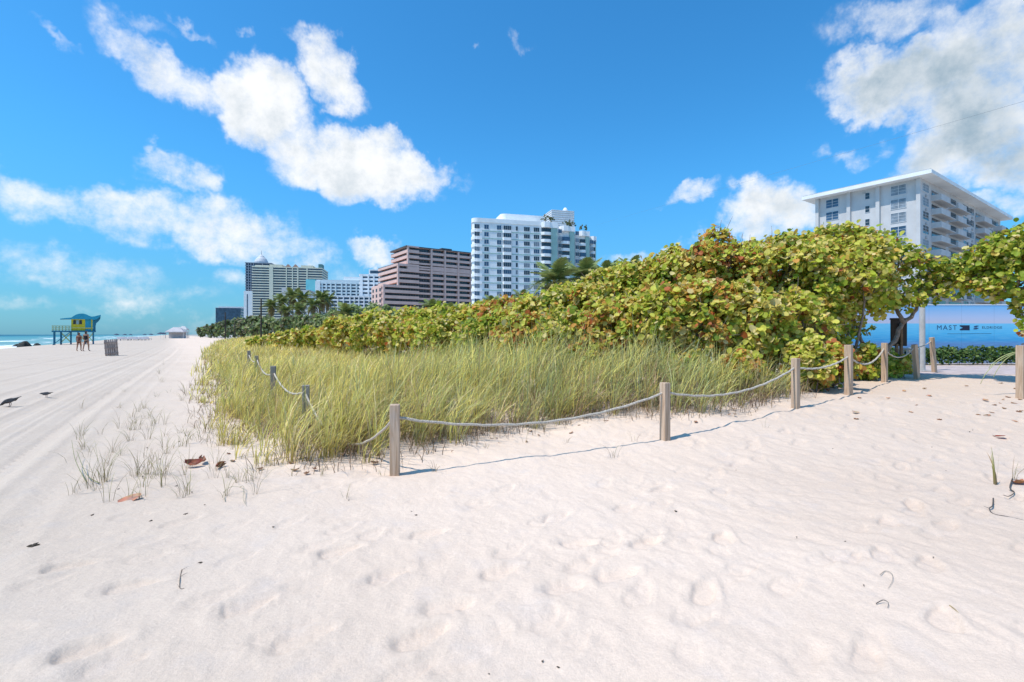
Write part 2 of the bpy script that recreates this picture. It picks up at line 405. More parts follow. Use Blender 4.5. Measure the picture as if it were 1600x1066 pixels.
def footprints(x, y, z):
    prs = []
    rr = random.Random(4)
    def trail(x0, y0, ang, n, step=0.68, dep=0.026):
        for i in range(n):
            a = ang + rr.uniform(-.1, .1); s = (1 if i % 2 else -1) * 0.11
            prs.append((x0 + math.cos(ang) * step * i - math.sin(ang) * s + rr.uniform(-.05, .05),
                        y0 + math.sin(ang) * step * i + math.cos(ang) * s + rr.uniform(-.05, .05), a, dep * rr.uniform(.3, .7)))
    for (px, py, ang) in [(470, 1000, 35), (660, 995, 40), (780, 895, 35), (880, 920, 20), (1010, 850, 30), (700, 950, 20), (530, 862, 28), (670, 835, 25),
                          (905, 850, 5), (140, 1015, 40), (390, 945, 40), (110, 885, 25), (205, 915, 25), (1130, 840, 60), (1100, 925, 60), (960, 900, 20)]:
        X, Y, _ = hit_base(px, py); prs.append((X, Y, R(ang), 0.021))
    trail(-2.2, 1.6, R(40), 9); trail(-0.8, 1.5, R(50), 12); trail(0.2, 1.4, R(42), 16); trail(1.2, 1.6, R(48), 15)
    trail(0.9, 2.6, R(28), 14); trail(2.2, 1.9, R(40), 14); trail(2.6, 3.2, R(55), 12); trail(3.4, 3.4, R(44), 11); trail(7.5, 9, R(215), 12); trail(8.6, 9, R(228), 12)
    for i in range(300):
        X = rr.uniform(1.2, 10); Y = rr.uniform(1.6, 13)
        if poly_sd(np.array([X]), np.array([Y]))[0] < -0.5 and Y > 0.62 * X: prs.append((X, Y, rr.uniform(.3, 1.4), rr.uniform(.003, .010)))
    for i in range(70):
        X = rr.uniform(-3.5, 1.2); Y = rr.uniform(1.3, 5)
        prs.append((X, Y, rr.uniform(.2, 1.2), rr.uniform(.004, .011)))
    for (X, Y, a, dep) in prs:
        m = (np.abs(x - X) < 0.5) & (np.abs(y - Y) < 0.5)
        if not m.any(): continue
        u = (x[m] - X) * math.cos(a) + (y[m] - Y) * math.sin(a); v = -(x[m] - X) * math.sin(a) + (y[m] - Y) * math.cos(a)
        v = v * (1.0 + 0.25 * np.sign(u) * np.minimum(np.abs(u) / .1, 1)); wob = fbm(x[m] * 9, y[m] * 9, 77, 2) * 0.5
        q = np.sqrt((u / 0.155) ** 2 + (v / 0.068) ** 2) + wob
        z[m] += -dep * (1 - sstep(0.68, 1.02, q)) + dep * 0.34 * np.exp(-((q - 1.35) / 0.28) ** 2)
    return z
def tracks(x, y, z):
    c = x * 0.84 + y * 0.54; s = -x * 0.54 + y * 0.84
    c = c + 0.10 * np.sin(s * 0.11) + 0.06 * fbm(s * 0.5, c * 0.2, 9, 2)
    for c0, w, dep in [(-1.72, .15, .03), (-1.98, .10, .014), (-2.55, .13, .018), (-2.95, .10, .010), (-3.7, .14, .024), (-4.9, .14, .015), (-6.6, .16, .02), (-8.2, .16, .02), (-1.05, .1, .008)]:
        q = (c - c0) / w
        tread = 1 + 0.25 * np.sin(s * 34 + np.sign(q) * 1.2)
        z += dep * (-np.exp(-q * q) * tread + 0.55 * np.exp(-((np.abs(q) - 1.7) / .5) ** 2)) * (1 - sstep(50, 90, np.hypot(x, y)))
    # fine rake marks over the groomed beach
    m = sstep(-0.9, -2.2, c) * (1 - sstep(12, 30, np.hypot(x, y)))
    z += 0.0016 * np.sin(c * 52 + 3 * fbm(s * .7, c, 15, 2)) * m * (0.4 + vnoise(s * .35, c * .8, 21))
    return z

def make_ground():
    a_f = np.linspace(R(-62), R(62), 1150); a_b = np.linspace(R(62), R(298), 60)[1:-1]
    ang = np.concatenate([a_f, a_b]); na = len(ang)
    rad = np.concatenate([np.geomspace(0.55, 3.2, 170)[:-1], np.geomspace(3.2, 14, 330)[:-1], np.geomspace(14, 80, 170)[:-1], np.geomspace(80, 9000, 40)])
    nr = len(rad)
    A, Q = np.meshgrid(ang, rad, indexing='ij'); x = (np.sin(A) * Q).ravel(); y = (np.cos(A) * Q).ravel()
    z = H(x, y) + micro(x, y) * (np.hypot(x, y) < 50); z = footprints(x, y, z); z = tracks(x, y, z)
    # level bed under the paved walk
    flat = sstep(12.6, 13.4, y) * sstep(8.0, 9.5, x) * (1 - sstep(60, 70, y)) ; z = z * (1 - flat) + RISE * flat
    V = np.stack([x, y, z], 1); V = np.concatenate([V, [[0, 0, float(H(np.array([0.]), np.array([0.]))[0])]]])
    i = np.arange(na); j = np.arange(nr - 1); I, J = np.meshgrid(i, j, indexing='ij'); I2 = (I + 1) % na
    quads = np.stack([I * nr + J, I * nr + J + 1, I2 * nr + J + 1, I2 * nr + J], -1).reshape(-1, 4)
    tris = np.stack([np.full(na, na * nr), i * nr, ((i + 1) % na) * nr], 1)
    loops = np.concatenate([quads.ravel(), tris.ravel()]); starts = np.concatenate([np.arange(len(quads)) * 4, len(quads) * 4 + np.arange(na) * 3])
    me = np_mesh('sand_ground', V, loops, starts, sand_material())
    o = link('sand_ground', me); prop(o, 'pale sandy beach and footpath', None, None, 'structure')
make_ground()
def make_sea():
    u = Vector((-.57, .82, 0)); n = Vector((-.82, -.57, 0)); o0 = Vector((-.82 * 17, -.57 * 17, 0))
    mb = MB(); z = -0.42
    vs = [];
    for s, t in ((-9000, 0), (15000, 0), (15000, 24000), (-9000, 24000)): p = o0 + u * s + n * t; vs.append((p.x, p.y, z))
    mb.add(vs, [(0, 1, 2, 3)]); o = mb.build('sea', water_material()); prop(o, 'turquoise sea with white surf', None, None, 'structure')
make_sea()
def make_walk():
    m = mat('paving', (0.50, 0.41, 0.38), 0.85, 0.18, 3.0, 0.3, 60)
    mb = MB(); mb.box(8.6, 70, 13.35, 17.2, RISE - 0.12, RISE + 0.004); prop(mb.build('paved_walk', m), 'pinkish paved beach walk', None, None, 'structure')
make_walk()

# ------------------------------------------------------------------ materials for built things
M_WOOD = wood_material('weathered_post', (0.41, 0.275, 0.18), (0.63, 0.475, 0.345))
M_GREYWOOD = wood_material('grey_post', (0.22, 0.19, 0.165), (0.36, 0.32, 0.28))
M_ROPE = mat('rope', (0.62, 0.55, 0.46), 0.9, 0.25, 60, 0.8, 160)
M_LEAF = mat('sea_grape_leaf', attr=True, rough=0.5, spec=0.22, trans=0.40)
M_SCRUB = mat('scrub_leaf', attr=True, rough=0.6, spec=0.3, trans=0.22)
M_GRASS = mat('grass_blade', attr=True, rough=0.6, spec=0.25, trans=0.28)
M_BARK = mat('bark', (0.24, 0.19, 0.155), 0.9, 0.3, 12, 0.6, 40)
M_DRY = mat('dry_leaf', attr=True, rough=0.6, spec=0.3, trans=0.1)

# ------------------------------------------------------------------ sea grape shrubs
LEAF_PTS = np.array([(0, 0), (-.42, .18), (-.56, .55), (-.34, .92), (0, 1.04), (.34, .92), (.56, .55), (.42, .18)])
LEAF_FOLD = np.array([0, .10, .15, .09, -.02, .09, .15, .10])
PAL = np.array([(.31, .40, .04), (.47, .52, .055), (.63, .61, .10), (.76, .65, .17), (.80, .66, .29), (.62, .42, .08), (.68, .34, .08), (.50, .15, .05), (.18, .27, .035)])
def leaves_mesh(P, Nn, Dn, size, cols, name, m):
    """P leaf bases, Nn normals, Dn tip directions"""
    Dn = Dn - Nn * (Dn * Nn).sum(1, keepdims=True); Dn /= np.linalg.norm(Dn, axis=1, keepdims=True) + 1e-9
    Sn = np.cross(Dn, Nn); n = len(P); lr = np.random.default_rng(n)
    L = LEAF_PTS; asp = lr.uniform(.72, 1.12, n)[:, None, None]; curl = lr.normal(1.0, .9, n)[:, None, None]; tipc = (lr.normal(0, .16, n)[:, None] * (L[None, :, 1] ** 2))[:, :, None]
    V = P[:, None] + size[:, None, None] * (asp * L[None, :, 0, None] * Sn[:, None] + L[None, :, 1, None] * Dn[:, None] + (curl * LEAF_FOLD[None, :, None] + tipc) * Nn[:, None])
    V = V.reshape(-1, 3); k = np.arange(n)[:, None] * 8
    f = np.stack([k + np.array([[0, 4, 3, 2, 1]]), k + np.array([[0, 7, 6, 5, 4]])], 1).reshape(-1)
    c = np.repeat(cols, 8, 0)
    return np_mesh(name, V, f, np.arange(2 * n) * 5, m, c, smooth=True)
def unit(v): return v / (np.linalg.norm(v, axis=-1, keepdims=True) + 1e-9)
def shrub(name, x, y, zb, zt, rx, ry, label, seed, n_cl, leaf=.10, weights=None, group=None, stems=6, rz_low=0.1, cat='shrub', m=None, lobes=26, lean=(0, 0), open_low=False, branches=True, pal=PAL, rnd=0.85):
    g = np.random.default_rng(seed); m = m or M_LEAF; d_near = leaf < .13; n_cl = int(n_cl * (1.05 if d_near else .9))
    e = empty(name, (x, y, zb), label, cat, group=group)
    h = zt - zb; cz = h * (0.5 + rz_low * 0.5); rz = h - cz
    # lobes over an ellipsoid
    i = np.arange(lobes) + .5; ph = math.pi * (1 + 5 ** .5) * i + g.uniform(0, 6)
    zz = 1 - 1.75 * i / lobes; rr = np.sqrt(np.maximum(0, 1 - zz * zz))
    D = np.stack([rr * np.cos(ph), rr * np.sin(ph), zz], 1); D = unit(D + g.normal(0, .16, D.shape))
    rl = g.uniform(.26, .44, lobes) * min(rx, ry, rz)
    C = D * np.stack([rx - rl * .8, ry - rl * .8, np.full(lobes, rz) - rl * .8], 1) * g.uniform(.86, 1.04, (lobes, 1)) + np.array([lean[0], lean[1], cz])
    # clusters of leaves on the lobes
    wl = rl ** 2; li = g.choice(lobes, n_cl, p=wl / wl.sum())
    dv = unit(g.normal(0, 1, (n_cl, 3)) + D[li] * rnd + np.array([0, 0, .35]))
    CP = C[li] + dv * rl[li][:, None] * g.uniform(.7, 1.08, (n_cl, 1))
    if open_low:
        keep = (CP[:, 2] > h * 0.45) | (g.random(n_cl) < 0.30); CP = CP[keep]; dv = dv[keep]; li = li[keep]
    keep = CP[:, 2] > 0.06; CP = CP[keep]; dv = dv[keep]; li = li[keep]; n_cl = len(CP)
    k = g.integers(4, 8, n_cl); idx = np.repeat(np.arange(n_cl), k); n = len(idx)
    out = dv[idx]; tang = unit(g.normal(0, 1, (n, 3))); Dn = unit(tang + out * .35)
    sunv = np.array([-.45, -.2, .9])
    Nn = unit(out * .55 + sunv * .45 + g.normal(0, .48, (n, 3)))
    P = CP[idx] + Dn * g.uniform(.01, .05, (n, 1)) * leaf / .1 + out * g.uniform(-.08, .08, (n, 1)) * leaf / .1
    sz = leaf * np.clip(g.lognormal(.0, .27, n), .45, 1.55) * (.88 if d_near else 1.0)
    w = np.array(weights if weights is not None else [3, 4, 4, 2.5, 1.2, 1.0, .7, .35, 1.0]); w = w[:len(pal)] / w[:len(pal)].sum()
    base = g.choice(len(pal), n_cl, p=w)[idx]; own = g.choice(len(pal), n, p=w); ci = np.where(g.random(n) < .55, base, own)
    cols = pal[ci] * g.uniform(.78, 1.18, (n, 1)) * np.array([1, 1, 1])
    crown = link('crown', leaves_mesh(P, Nn, Dn, sz, cols, 'crown', m), e)
    # stems and twigs
    if branches:
        mb = MB(); rr_ = random.Random(seed)
        order = list(range(lobes)); rr_.shuffle(order)
        for s in range(min(stems, lobes)):
            c = Vector(C[order[s]]); b0 = Vector((rr_.uniform(-.25, .25) + lean[0] * .1, rr_.uniform(-.2, .2), -.12))
            mid = b0.lerp(c, .45) + Vector((rr_.uniform(-.25, .25), rr_.uniform(-.2, .2), -.12 * h + rr_.uniform(-.1, .15)))
            q = b0.lerp(mid, .5) + Vector((rr_.uniform(-.12, .12), rr_.uniform(-.1, .1), .05)); q2 = mid.lerp(c, .5) + Vector((rr_.uniform(-.12, .12), rr_.uniform(-.1, .1), rr_.uniform(-.05, .12)))
            r0 = .022 * h ** .6
            mb.tube([b0, q, mid, q2, c], [r0 * 1.3, r0, r0 * .75, r0 * .5, r0 * .3], 6)
            ids = np.where(li == order[s])[0]
            for t in ids[:9]:
                p = Vector(CP[t]); a = q2.lerp(c, rr_.uniform(.1, 1)); mm = a.lerp(p, .5) + Vector((rr_.uniform(-.06, .06), rr_.uniform(-.06, .06), rr_.uniform(-.06, .06)))
                mb.tube([a, mm, p], [.010, .007, .004], 4, cap=False)
        if m is M_LEAF and h > 1.2:
            own_ = [t for t in range(n_cl) if li[t] in order[:stems]]
            for t in rr_.sample(own_, min(len(own_), 14)):
                p = Vector(CP[t]); q = p + Vector(dv[t]) * rr_.uniform(.12, .34) + Vector((0, 0, rr_.uniform(0, .14))); a = Vector(C[li[t]])
                mb.tube([a, p, p.lerp(q, .5) + Vector((rr_.uniform(-.04, .04), 0, rr_.uniform(-.03, .03))), q], [.010, .007, .005, .003], 5)
        mb.build('trunk', M_BARK, e, smooth=True)
    return e
def shrub_px(px, d, top, wpx, label, seed, n_cl, name='sea_grape_shrub', depth_r=None, base=None, **kw):
    t = at(px, top, d); zb = h1(t.x, t.y) if base is None else base; rx = wpx / F * d
    return shrub(name, t.x, t.y, zb, t.z, rx, depth_r or rx * .9, label, seed, n_cl, **kw)

GSG = 'sea grape shrubs massed behind the dune grass'
GRN = [2, 4, 4, 3, 2.2, 1.2, .6, .15, .8]; RUST = [1.3, 2.2, 2.8, 2.3, 1.5, 2.2, 3.2, 1.6, .5]; YEL = [1.2, 3.2, 5, 4, 2.0, 1.4, .9, .3, .5]; DEEP = [4, 4, 3, 1.5, .7, .5, .3, .15, 2]
# far to near along the top of the dune: px, distance, top row, half width px, clusters, leaf, weights, label
for i, (px, d, top, w, n, lf, wt, lab) in enumerate([
    (425, 40, 528, 30, 420, .17, GRN, 'low pale sea grape clump at the thin far tip of the leafy bank'),
    (462, 36, 520, 34, 520, .16, YEL, 'low yellowish sea grape clump second from the far tip of the bank'),
    (500, 32, 509, 36, 600, .155, GRN, 'rounded sea grape shrub below the left palm cluster'),
    (545, 28, 497, 40, 700, .15, YEL, 'sea grape shrub in front of the grey-white terraced hotel'),
    (592, 25, 489, 42, 760, .145, GRN, 'sea grape shrub below the lower left end of the pink building'),
    (640, 22.5, 484, 44, 820, .14, YEL, 'pale leafed sea grape shrub below the corner of the pink building'),
    (690, 20.5, 481, 46, 860, .135, GRN, 'sea grape shrub below the middle of the pink facade'),
    (742, 18.6, 476, 48, 900, .13, YEL, 'sea grape shrub below the left corner of the white tower'),
    (795, 17, 468, 50, 950, .125, RUST, 'sea grape shrub below the middle of the white tower with some ochre leaves'),
    (848, 15.8, 461, 52, 1000, .12, YEL, 'sea grape shrub just under the larger palm by the white tower'),
    (902, 14.8, 446, 54, 1050, .115, GRN, 'tall sea grape shrub just under the smaller palm by the white tower'),
    (955, 14, 422, 54, 1100, .11, YEL, 'tall sea grape shrub where the skyline of leaves starts to climb'),
    (1010, 13.5, 402, 58, 1200, .108, GRN, 'tall sea grape shrub on the rising slope right of the white tower'),
    (1068, 13.1, 382, 60, 1300, .105, YEL, 'tall sea grape shrub below the low cloud puff left of the white block'),
    (1128, 12.8, 367, 62, 1350, .105, RUST, 'high sea grape shrub below the bright cloud left of the white block'),
    (1190, 12.6, 370, 62, 1350, .105, YEL, 'high sea grape shrub in the slight dip of the leafy skyline'),
    (1250, 12.5, 366, 62, 1300, .105, GRN, 'high sea grape shrub just left of the white apartment block'),
    (1312, 12.4, 355, 62, 1300, .105, YEL, 'highest sea grape shrub across the foot of the white gable wall')]):
    shrub_px(px, d, top, w * 1.12, lab, 100 + i, n, leaf=lf, weights=wt, group=GSG, depth_r=w / F * d * 1.25, rz_low=(.33 if px >= 1300 else .2 if px >= 1250 else .1), stems=10 if px > 1200 else 6)
# front rows
for i, (px, d, top, w, n, lf, wt, lab) in enumerate([
    (700, 17.2, 500, 46, 640, .12, GRN, 'low sea grape shrub behind the grass below the pink building'),
    (765, 15.2, 497, 48, 680, .115, DEEP, 'low greener sea grape shrub behind the grass below the white tower'),
    (830, 13.4, 494, 50, 720, .115, RUST, 'low sea grape shrub with rusty leaves behind the middle of the grass'),
    (895, 12.2, 486, 54, 780, .11, GRN, 'mid-height sea grape shrub straight behind the tallest grass'),
    (962, 11.3, 470, 56, 820, .11, RUST, 'mid-height sea grape shrub with orange leaves left of the tall seed stalk'),
    (1030, 10.9, 452, 58, 900, .108, YEL, 'mid-height sea grape shrub behind the second rope post'),
    (1100, 10.6, 440, 60, 950, .108, RUST, 'mid-height sea grape shrub between the second and third rope posts'),
    (1168, 10.5, 446, 58, 900, .108, YEL, 'mid-height yellowish sea grape shrub left of the third rope post'),
    (1236, 10.9, 462, 54, 400, .105, GRN, 'mid-height sea grape shrub with bare twigs behind the third rope post')]):
    shrub_px(px, d, top, w * 1.1, lab, 200 + i, n, leaf=lf, weights=wt, group=GSG, depth_r=w / F * d * 1.1, open_low=(i == 8), stems=9)
for i, (px, d, top, w, n, wt, lab) in enumerate([
    (930, 10.6, 520, 34, 220, RUST, 'knee-high rusty sea grape sprout in the back of the dune grass'),
    (1080, 9.6, 556, 30, 170, YEL, 'knee-high yellow-green sea grape sprout behind the rope right of the second post'),
    (1165, 9.4, 552, 34, 220, RUST, 'waist-high sea grape with orange leaves between the second and third posts'),
    (1262, 9.5, 530, 32, 330, YEL, 'bright yellow-green sea grape sprout beside the third post'),
    (1297, 9.8, 536, 34, 330, RUST, 'small sea grape sprout with orange leaves between the third and fourth posts'),
    (1346, 11.8, 540, 24, 240, GRN, 'dark green sea grape sprout behind the fourth post'),
    (1366, 12.4, 566, 20, 150, DEEP, 'dark green sea grape sprout low beside the fifth post'),
    (1400, 12.6, 556, 18, 150, GRN, 'small green sea grape sprout under the dark sign panel')]):
    shrub_px(px, d, top, w, lab, 260 + i, n, leaf=.095, weights=wt, group='low sea grape sprouts along the rope fence', stems=4, lobes=9, rz_low=0.0)

def arch_tree(name, base, crown_list, limbs, label, seed, wt):
    """sea grape tree: bare leaning limbs with leafy masses at their ends"""
    g = np.random.default_rng(seed); e = empty(name, base, label, 'tree', group='sea grape trees meeting over the path')
    b = Vector(base); mb = MB(); rr_ = random.Random(seed)
    for pts, r0, r1 in limbs:
        P = [Vector(p) - b for p in pts]; Q = []
        for i in range(len(P) - 1):
            for t in (0, .33, .66): Q.append(P[i].lerp(P[i + 1], t) + Vector((rr_.uniform(-.04, .04), rr_.uniform(-.04, .04), rr_.uniform(-.03, .03))) * (0 if i + t == 0 else 1))
        Q.append(P[-1]); n = len(Q); mb.tube(Q, [r0 + (r1 - r0) * i / (n - 1) for i in range(n)], 8)
    Ps = []; Ns = []; Ds = []; Ss = []; Cs = []
    for (c, r, ncl) in crown_list:
        c = Vector(c) - b
        dv = unit(g.normal(0, 1, (ncl, 3)) + np.array([0, 0, .25])); CP = np.array(c) + dv * np.array(r) * (g.uniform(.35, 1.05, (ncl, 1)) ** .6)
        for t in range(0, ncl, 7):
            p = Vector(CP[t]); a = c + Vector((rr_.uniform(-.2, .2), rr_.uniform(-.2, .2), rr_.uniform(-.25, .05)))
            mb.tube([a, a.lerp(p, .5) + Vector((rr_.uniform(-.1, .1), rr_.uniform(-.1, .1), rr_.uniform(-.1, .1))), p], [.016, .010, .005], 5, cap=False)
        k = g.integers(4, 8, ncl); idx = np.repeat(np.arange(ncl), k); n = len(idx); out = dv[idx]
        D = unit(unit(g.normal(0, 1, (n, 3))) + out * .3); N = unit(out * .45 + np.array([-.45, -.2, .9]) * .5 + g.normal(0, .5, (n, 3)))
        Ps.append(CP[idx] + D * .03 + out * g.uniform(-.06, .06, (n, 1))); Ns.append(N); Ds.append(D); Ss.append(.105 * g.uniform(.55, 1.2, n))
        w = np.array(wt) / sum(wt); ci = np.where(g.random(n) < .5, g.choice(len(PAL), ncl, p=w)[idx], g.choice(len(PAL), n, p=w)); Cs.append(PAL[ci] * g.uniform(.75, 1.15, (n, 1)))
    link('crown', leaves_mesh(np.concatenate(Ps), np.concatenate(Ns), np.concatenate(Ds), np.concatenate(Ss), np.concatenate(Cs), 'crown', M_LEAF), e)
    mb.build('trunk', M_BARK, e, smooth=True); return e
A = lambda px, py, d: tuple(at(px, py, d))
bx, by, bz = hit(1378, 590); d0 = 12.3
arch_tree('sea_grape_tree', (A(1372, 580, d0)[0], d0, RISE - .05),
    [(A(1360, 388, 12.6), (.75, .8, .38), 120), (A(1395, 405, 12.5), (.7, .7, .4), 120), (A(1440, 425, 12.3), (.6, .6, .42), 70), (A(1480, 432, 12.2), (.55, .6, .42), 110), (A(1520, 425, 12.2), (.5, .6, .55), 110),
     (A(1330, 440, 12.6), (.8, .7, .45), 62), (A(1300, 478, 12.5), (.6, .5, .3), 26), (A(1395, 458, 12.2), (.5, .5, .35), 34), (A(1355, 468, 12.2), (.5, .5, .25), 30), (A(1420, 474, 12.2), (.4, .4, .2), 26), (A(1465, 455, 12.2), (.45, .45, .3), 45), (A(1340, 512, 12.0), (.35, .3, .22), 16), (A(1310, 525, 11.9), (.3, .3, .3), 22), (A(1285, 505, 11.9), (.4, .3, .3), 26)],
    [([A(1372, 582, d0), A(1385, 548, d0), A(1400, 522, d0), A(1412, 506, d0), A(1424, 492, d0), A(1433, 478, d0), A(1455, 455, d0), A(1485, 438, d0), A(1520, 425, d0)], .062, .026),
     ([A(1412, 506, d0), A(1400, 480, 12.4), A(1392, 450, 12.5), A(1380, 420, 12.6), A(1360, 395, 12.6)], .05, .02),
     ([A(1433, 478, d0), A(1438, 455, 12.3), A(1432, 430, 12.4)], .04, .018), ([A(1372, 582, d0), A(1350, 545, 12.5), A(1335, 500, 12.6), A(1325, 450, 12.7), A(1310, 410, 12.7)], .05, .022),
     ([A(1340, 520, 12.5), A(1310, 500, 12.5), A(1290, 480, 12.6), A(1265, 440, 12.6)], .045, .015), ([A(1330, 470, 12.6), A(1350, 440, 12.5), A(1390, 425, 12.5)], .035, .012), ([A(1400, 480, 12.4), A(1420, 450, 12.2), A(1470, 430, 12.2)], .03, .012), ([A(1310, 430, 12.6), A(1280, 470, 12.4), A(1262, 510, 12.2)], .02, .008)],
    'leaning sea grape tree with bare limbs arching over the path behind the fifth post', 31, DEEP)
arch_tree('sea_grape_tree', (A(1665, 600, 10.6)[0], 10.6, RISE - .05),
    [(A(1600, 392, 10.8), (.75, .7, .5), 190), (A(1560, 405, 11.2), (.6, .6, .42), 140), (A(1530, 425, 11.6), (.5, .5, .38), 95), (A(1640, 380, 10.6), (.8, .8, .6), 150), (A(1590, 440, 10.7), (.5, .5, .36), 95), (A(1560, 448, 11.0), (.4, .4, .26), 60), (A(1602, 478, 10.6), (.16, .3, .25), 26), (A(1640, 470, 10.6), (.5, .5, .5), 60), (A(1600, 520, 9.9), (.07, .1, .22), 8)],
    [([A(1665, 600, 10.6), A(1660, 540, 10.6), A(1655, 480, 10.6), A(1640, 430, 10.6), A(1600, 410, 10.8), A(1560, 415, 11.2)], .09, .025), ([A(1655, 480, 10.6), A(1620, 460, 10.6), A(1602, 470, 10.6)], .03, .012)],
    'sea grape tree at the right edge whose leafy boughs reach over the path', 37, DEEP)

# ------------------------------------------------------------------ dune grass
def blades(x, y, z, L, phi, bend, w, cols, tipc):
    """curved tapering blades. phi: direction of lean, bend: how far the tip moves sideways as a share of the length"""
    n = len(x); T_ = np.array([0, .3, .58, .82, 1.0]); W_ = np.array([.8, 1.0, .85, .55, 0.0])
    dx = np.cos(phi); dy = np.sin(phi); a = phi + np.pi / 2 + rng.uniform(-.9, .9, n); sx = np.cos(a); sy = np.sin(a)
    V = np.zeros((n, 9, 3)); Cc = np.zeros((n, 9, 3)); q = 0
    for t, ww in zip(T_, W_):
        r = bend * L * t ** 1.9; up = L * (t * np.sqrt(np.maximum(.05, 1 - (bend * t * .75) ** 2)) - .13 * bend * t ** 4)
        cx, cy, cz = x + dx * r, y + dy * r, z + up; c = cols * (1 - t) + tipc * t
        if ww > 0:
            for sgn in (-1, 1):
                V[:, q] = np.stack([cx + sgn * sx * w * ww / 2, cy + sgn * sy * w * ww / 2, cz], 1); Cc[:, q] = c; q += 1
        else: V[:, q] = np.stack([cx, cy, cz], 1); Cc[:, q] = c; q += 1
    k = np.arange(n)[:, None] * 9
    f = np.concatenate([k + np.array([[0, 1, 3, 2, 2, 3, 5, 4, 4, 5, 7, 6, 6, 7, 8]])], 1)
    st = (np.arange(n)[:, None] * 15 + np.array([[0, 4, 8, 12]])).ravel()
    return V.reshape(-1, 3), f.ravel(), st, Cc.reshape(-1, 3)
GPAL = np.array([(.46, .50, .15), (.68, .65, .18), (.86, .72, .18), (.45, .51, .25), (.86, .70, .35), (.60, .39, .22)])
FRONT = ([330, 380, 440, 520, 600, 700, 800, 900, 1000, 1100, 1200, 1300, 1400], [140, 110, 48, 33, 23.5, 16.4, 13.2, 11.4, 10.6, 10.1, 10.2, 10.2, 11])
def grass_field():
    parts = []
    for (y0, y1, per, nb, wmul, lmul) in [(4, 9.5, 24, 22, 1.0, 1.0), (9.5, 16, 14, 18, 1.5, 1.0), (16, 30, 6.0, 18, 2.6, 1.05), (30, 55, 2.4, 18, 4.5, 1.1), (55, 110, 1.0, 20, 7, 1.2)]:
        x0, x1 = (-1.15 * y1, 0.85 * min(y1, 14)); n = int((x1 - x0) * (y1 - y0) * per)
        x = rng.uniform(x0, x1, n); y = rng.uniform(y0, y1, n); sd = poly_sd(x, y); px = 800 + F * x / y
        ok = (sd > 0.0) & (y < np.interp(px, *FRONT) + np.where(y > 16, 7.0, .5)) & (px < 1300) & (px > -50)
        dens = np.where(px < 400, np.clip(.22 + sd * 1.1, 0, 1), np.clip(.50 + sd * 1.5, .0, 1)) * (1 - .6 * sstep(1190, 1290, px)) * np.clip(.45 + 1.6 * vnoise(x * .55 + 40, y * .55, 3), .4, 1)
        dens = dens * np.where(px < 350, .7, 1)
        ok &= rng.random(n) < dens
        x, y, sd, px = x[ok], y[ok], sd[ok], px[ok]; nc = len(x)
        k = rng.integers(int(nb * .6), int(nb * 1.4), nc); i = np.repeat(np.arange(nc), k); n = len(i)
        ca = rng.uniform(0, 2 * np.pi, n); cr = rng.random(n) ** .6 * (.11 if y0 < 16 else .45 if y0 < 30 else .9)
        bx_ = x[i] + np.cos(ca) * cr; by_ = y[i] + np.sin(ca) * cr
        tall = .62 + .36 * sstep(420, 760, px) + .14 * np.exp(-((px - 465) / 60) ** 2) ; tall = tall * np.clip(.7 + sd * .4, .5, 1.0) * (1 - .12 * sstep(1000, 1150, px)) * (.85 + .3 * vnoise(x * .9, y * .9, 8))
        tall = np.where((px < 440) & (y < 16), tall * np.clip(.62 + sd * .45, .4, 1.15), tall); tall = np.where(y > 16, .55, tall) * rng.uniform(.68, 1.28, nc)
        L = (tall * rng.uniform(.8, 1.15, nc))[i] * rng.uniform(.5, 1.15, n) * lmul
        wind = np.stack([np.full(n, .72), np.full(n, .20)], 1); o = np.stack([np.cos(ca), np.sin(ca)], 1) * .55
        vv = wind * rng.uniform(.2, 1.3, (n, 1)) + o + rng.normal(0, .25, (n, 2)); phi = np.arctan2(vv[:, 1], vv[:, 0]); bend = np.clip(np.hypot(vv[:, 0], vv[:, 1]) * .74, .05, 1.05)
        left = 1 - sstep(480, 900, px)
        patch = vnoise(x * .4, y * .4, 17)
        w5 = np.stack([1.6 - left, 2.0 + 0 * left, .7 + 1.6 * left + patch, 1.7 - 1.5 * left, .4 + .5 * left, .45 - .2 * left], 1); w5 = np.maximum(w5, .03); w5 /= w5.sum(1, keepdims=True)
        rc = rng.random(nc)[i]; rc = np.where(rng.random(n) < .55, rc, rng.random(n)); pc = (np.cumsum(w5, 1)[i] < rc[:, None]).sum(1).clip(0, 5)
        tip = GPAL[pc] * rng.uniform(.65, 1.35, (n, 1)) * rng.uniform(.60, 1.34, nc)[i][:, None]; straw = np.array([.24, .155, .085]); r_ = .15 + rng.random((n, 1)) * .8
        base = tip * (1 - r_) + straw * r_
        zz = H(bx_, by_) - .03
        parts.append(blades(bx_, by_, zz, L, phi, bend, rng.uniform(.005, .012, n) * wmul, base, tip))
    # dead thatch at the feet of the clumps
    for (y0, y1, per, wm) in [(4, 9.5, 620, 1), (9.5, 14, 200, 1.6)]:
        x0, x1 = -1.15 * y1, 7.5; n = int((x1 - x0) * (y1 - y0) * per); x = rng.uniform(x0, x1, n); y = rng.uniform(y0, y1, n); sd = poly_sd(x, y); px = 800 + F * x / y
        ok = (sd > -.30 - .35 * vnoise(x * 2, y * 2, 55)) & (sd < 1.6) & (y < np.interp(px, *FRONT) + .6) & (vnoise(x * 1.3, y * 1.3, 44) > .30 - .16 * sstep(900, 1200, px)); ok &= rng.random(n) < np.clip(.30 + sd, 0, 1) * np.where(px < 470, .4, 1)
        x, y = x[ok], y[ok]; n = len(x); tip = np.where(rng.random((n, 1)) < .5, np.array([[.42, .31, .20]]), np.array([[.27, .17, .11]])) * rng.uniform(.5, 1.25, (n, 1))
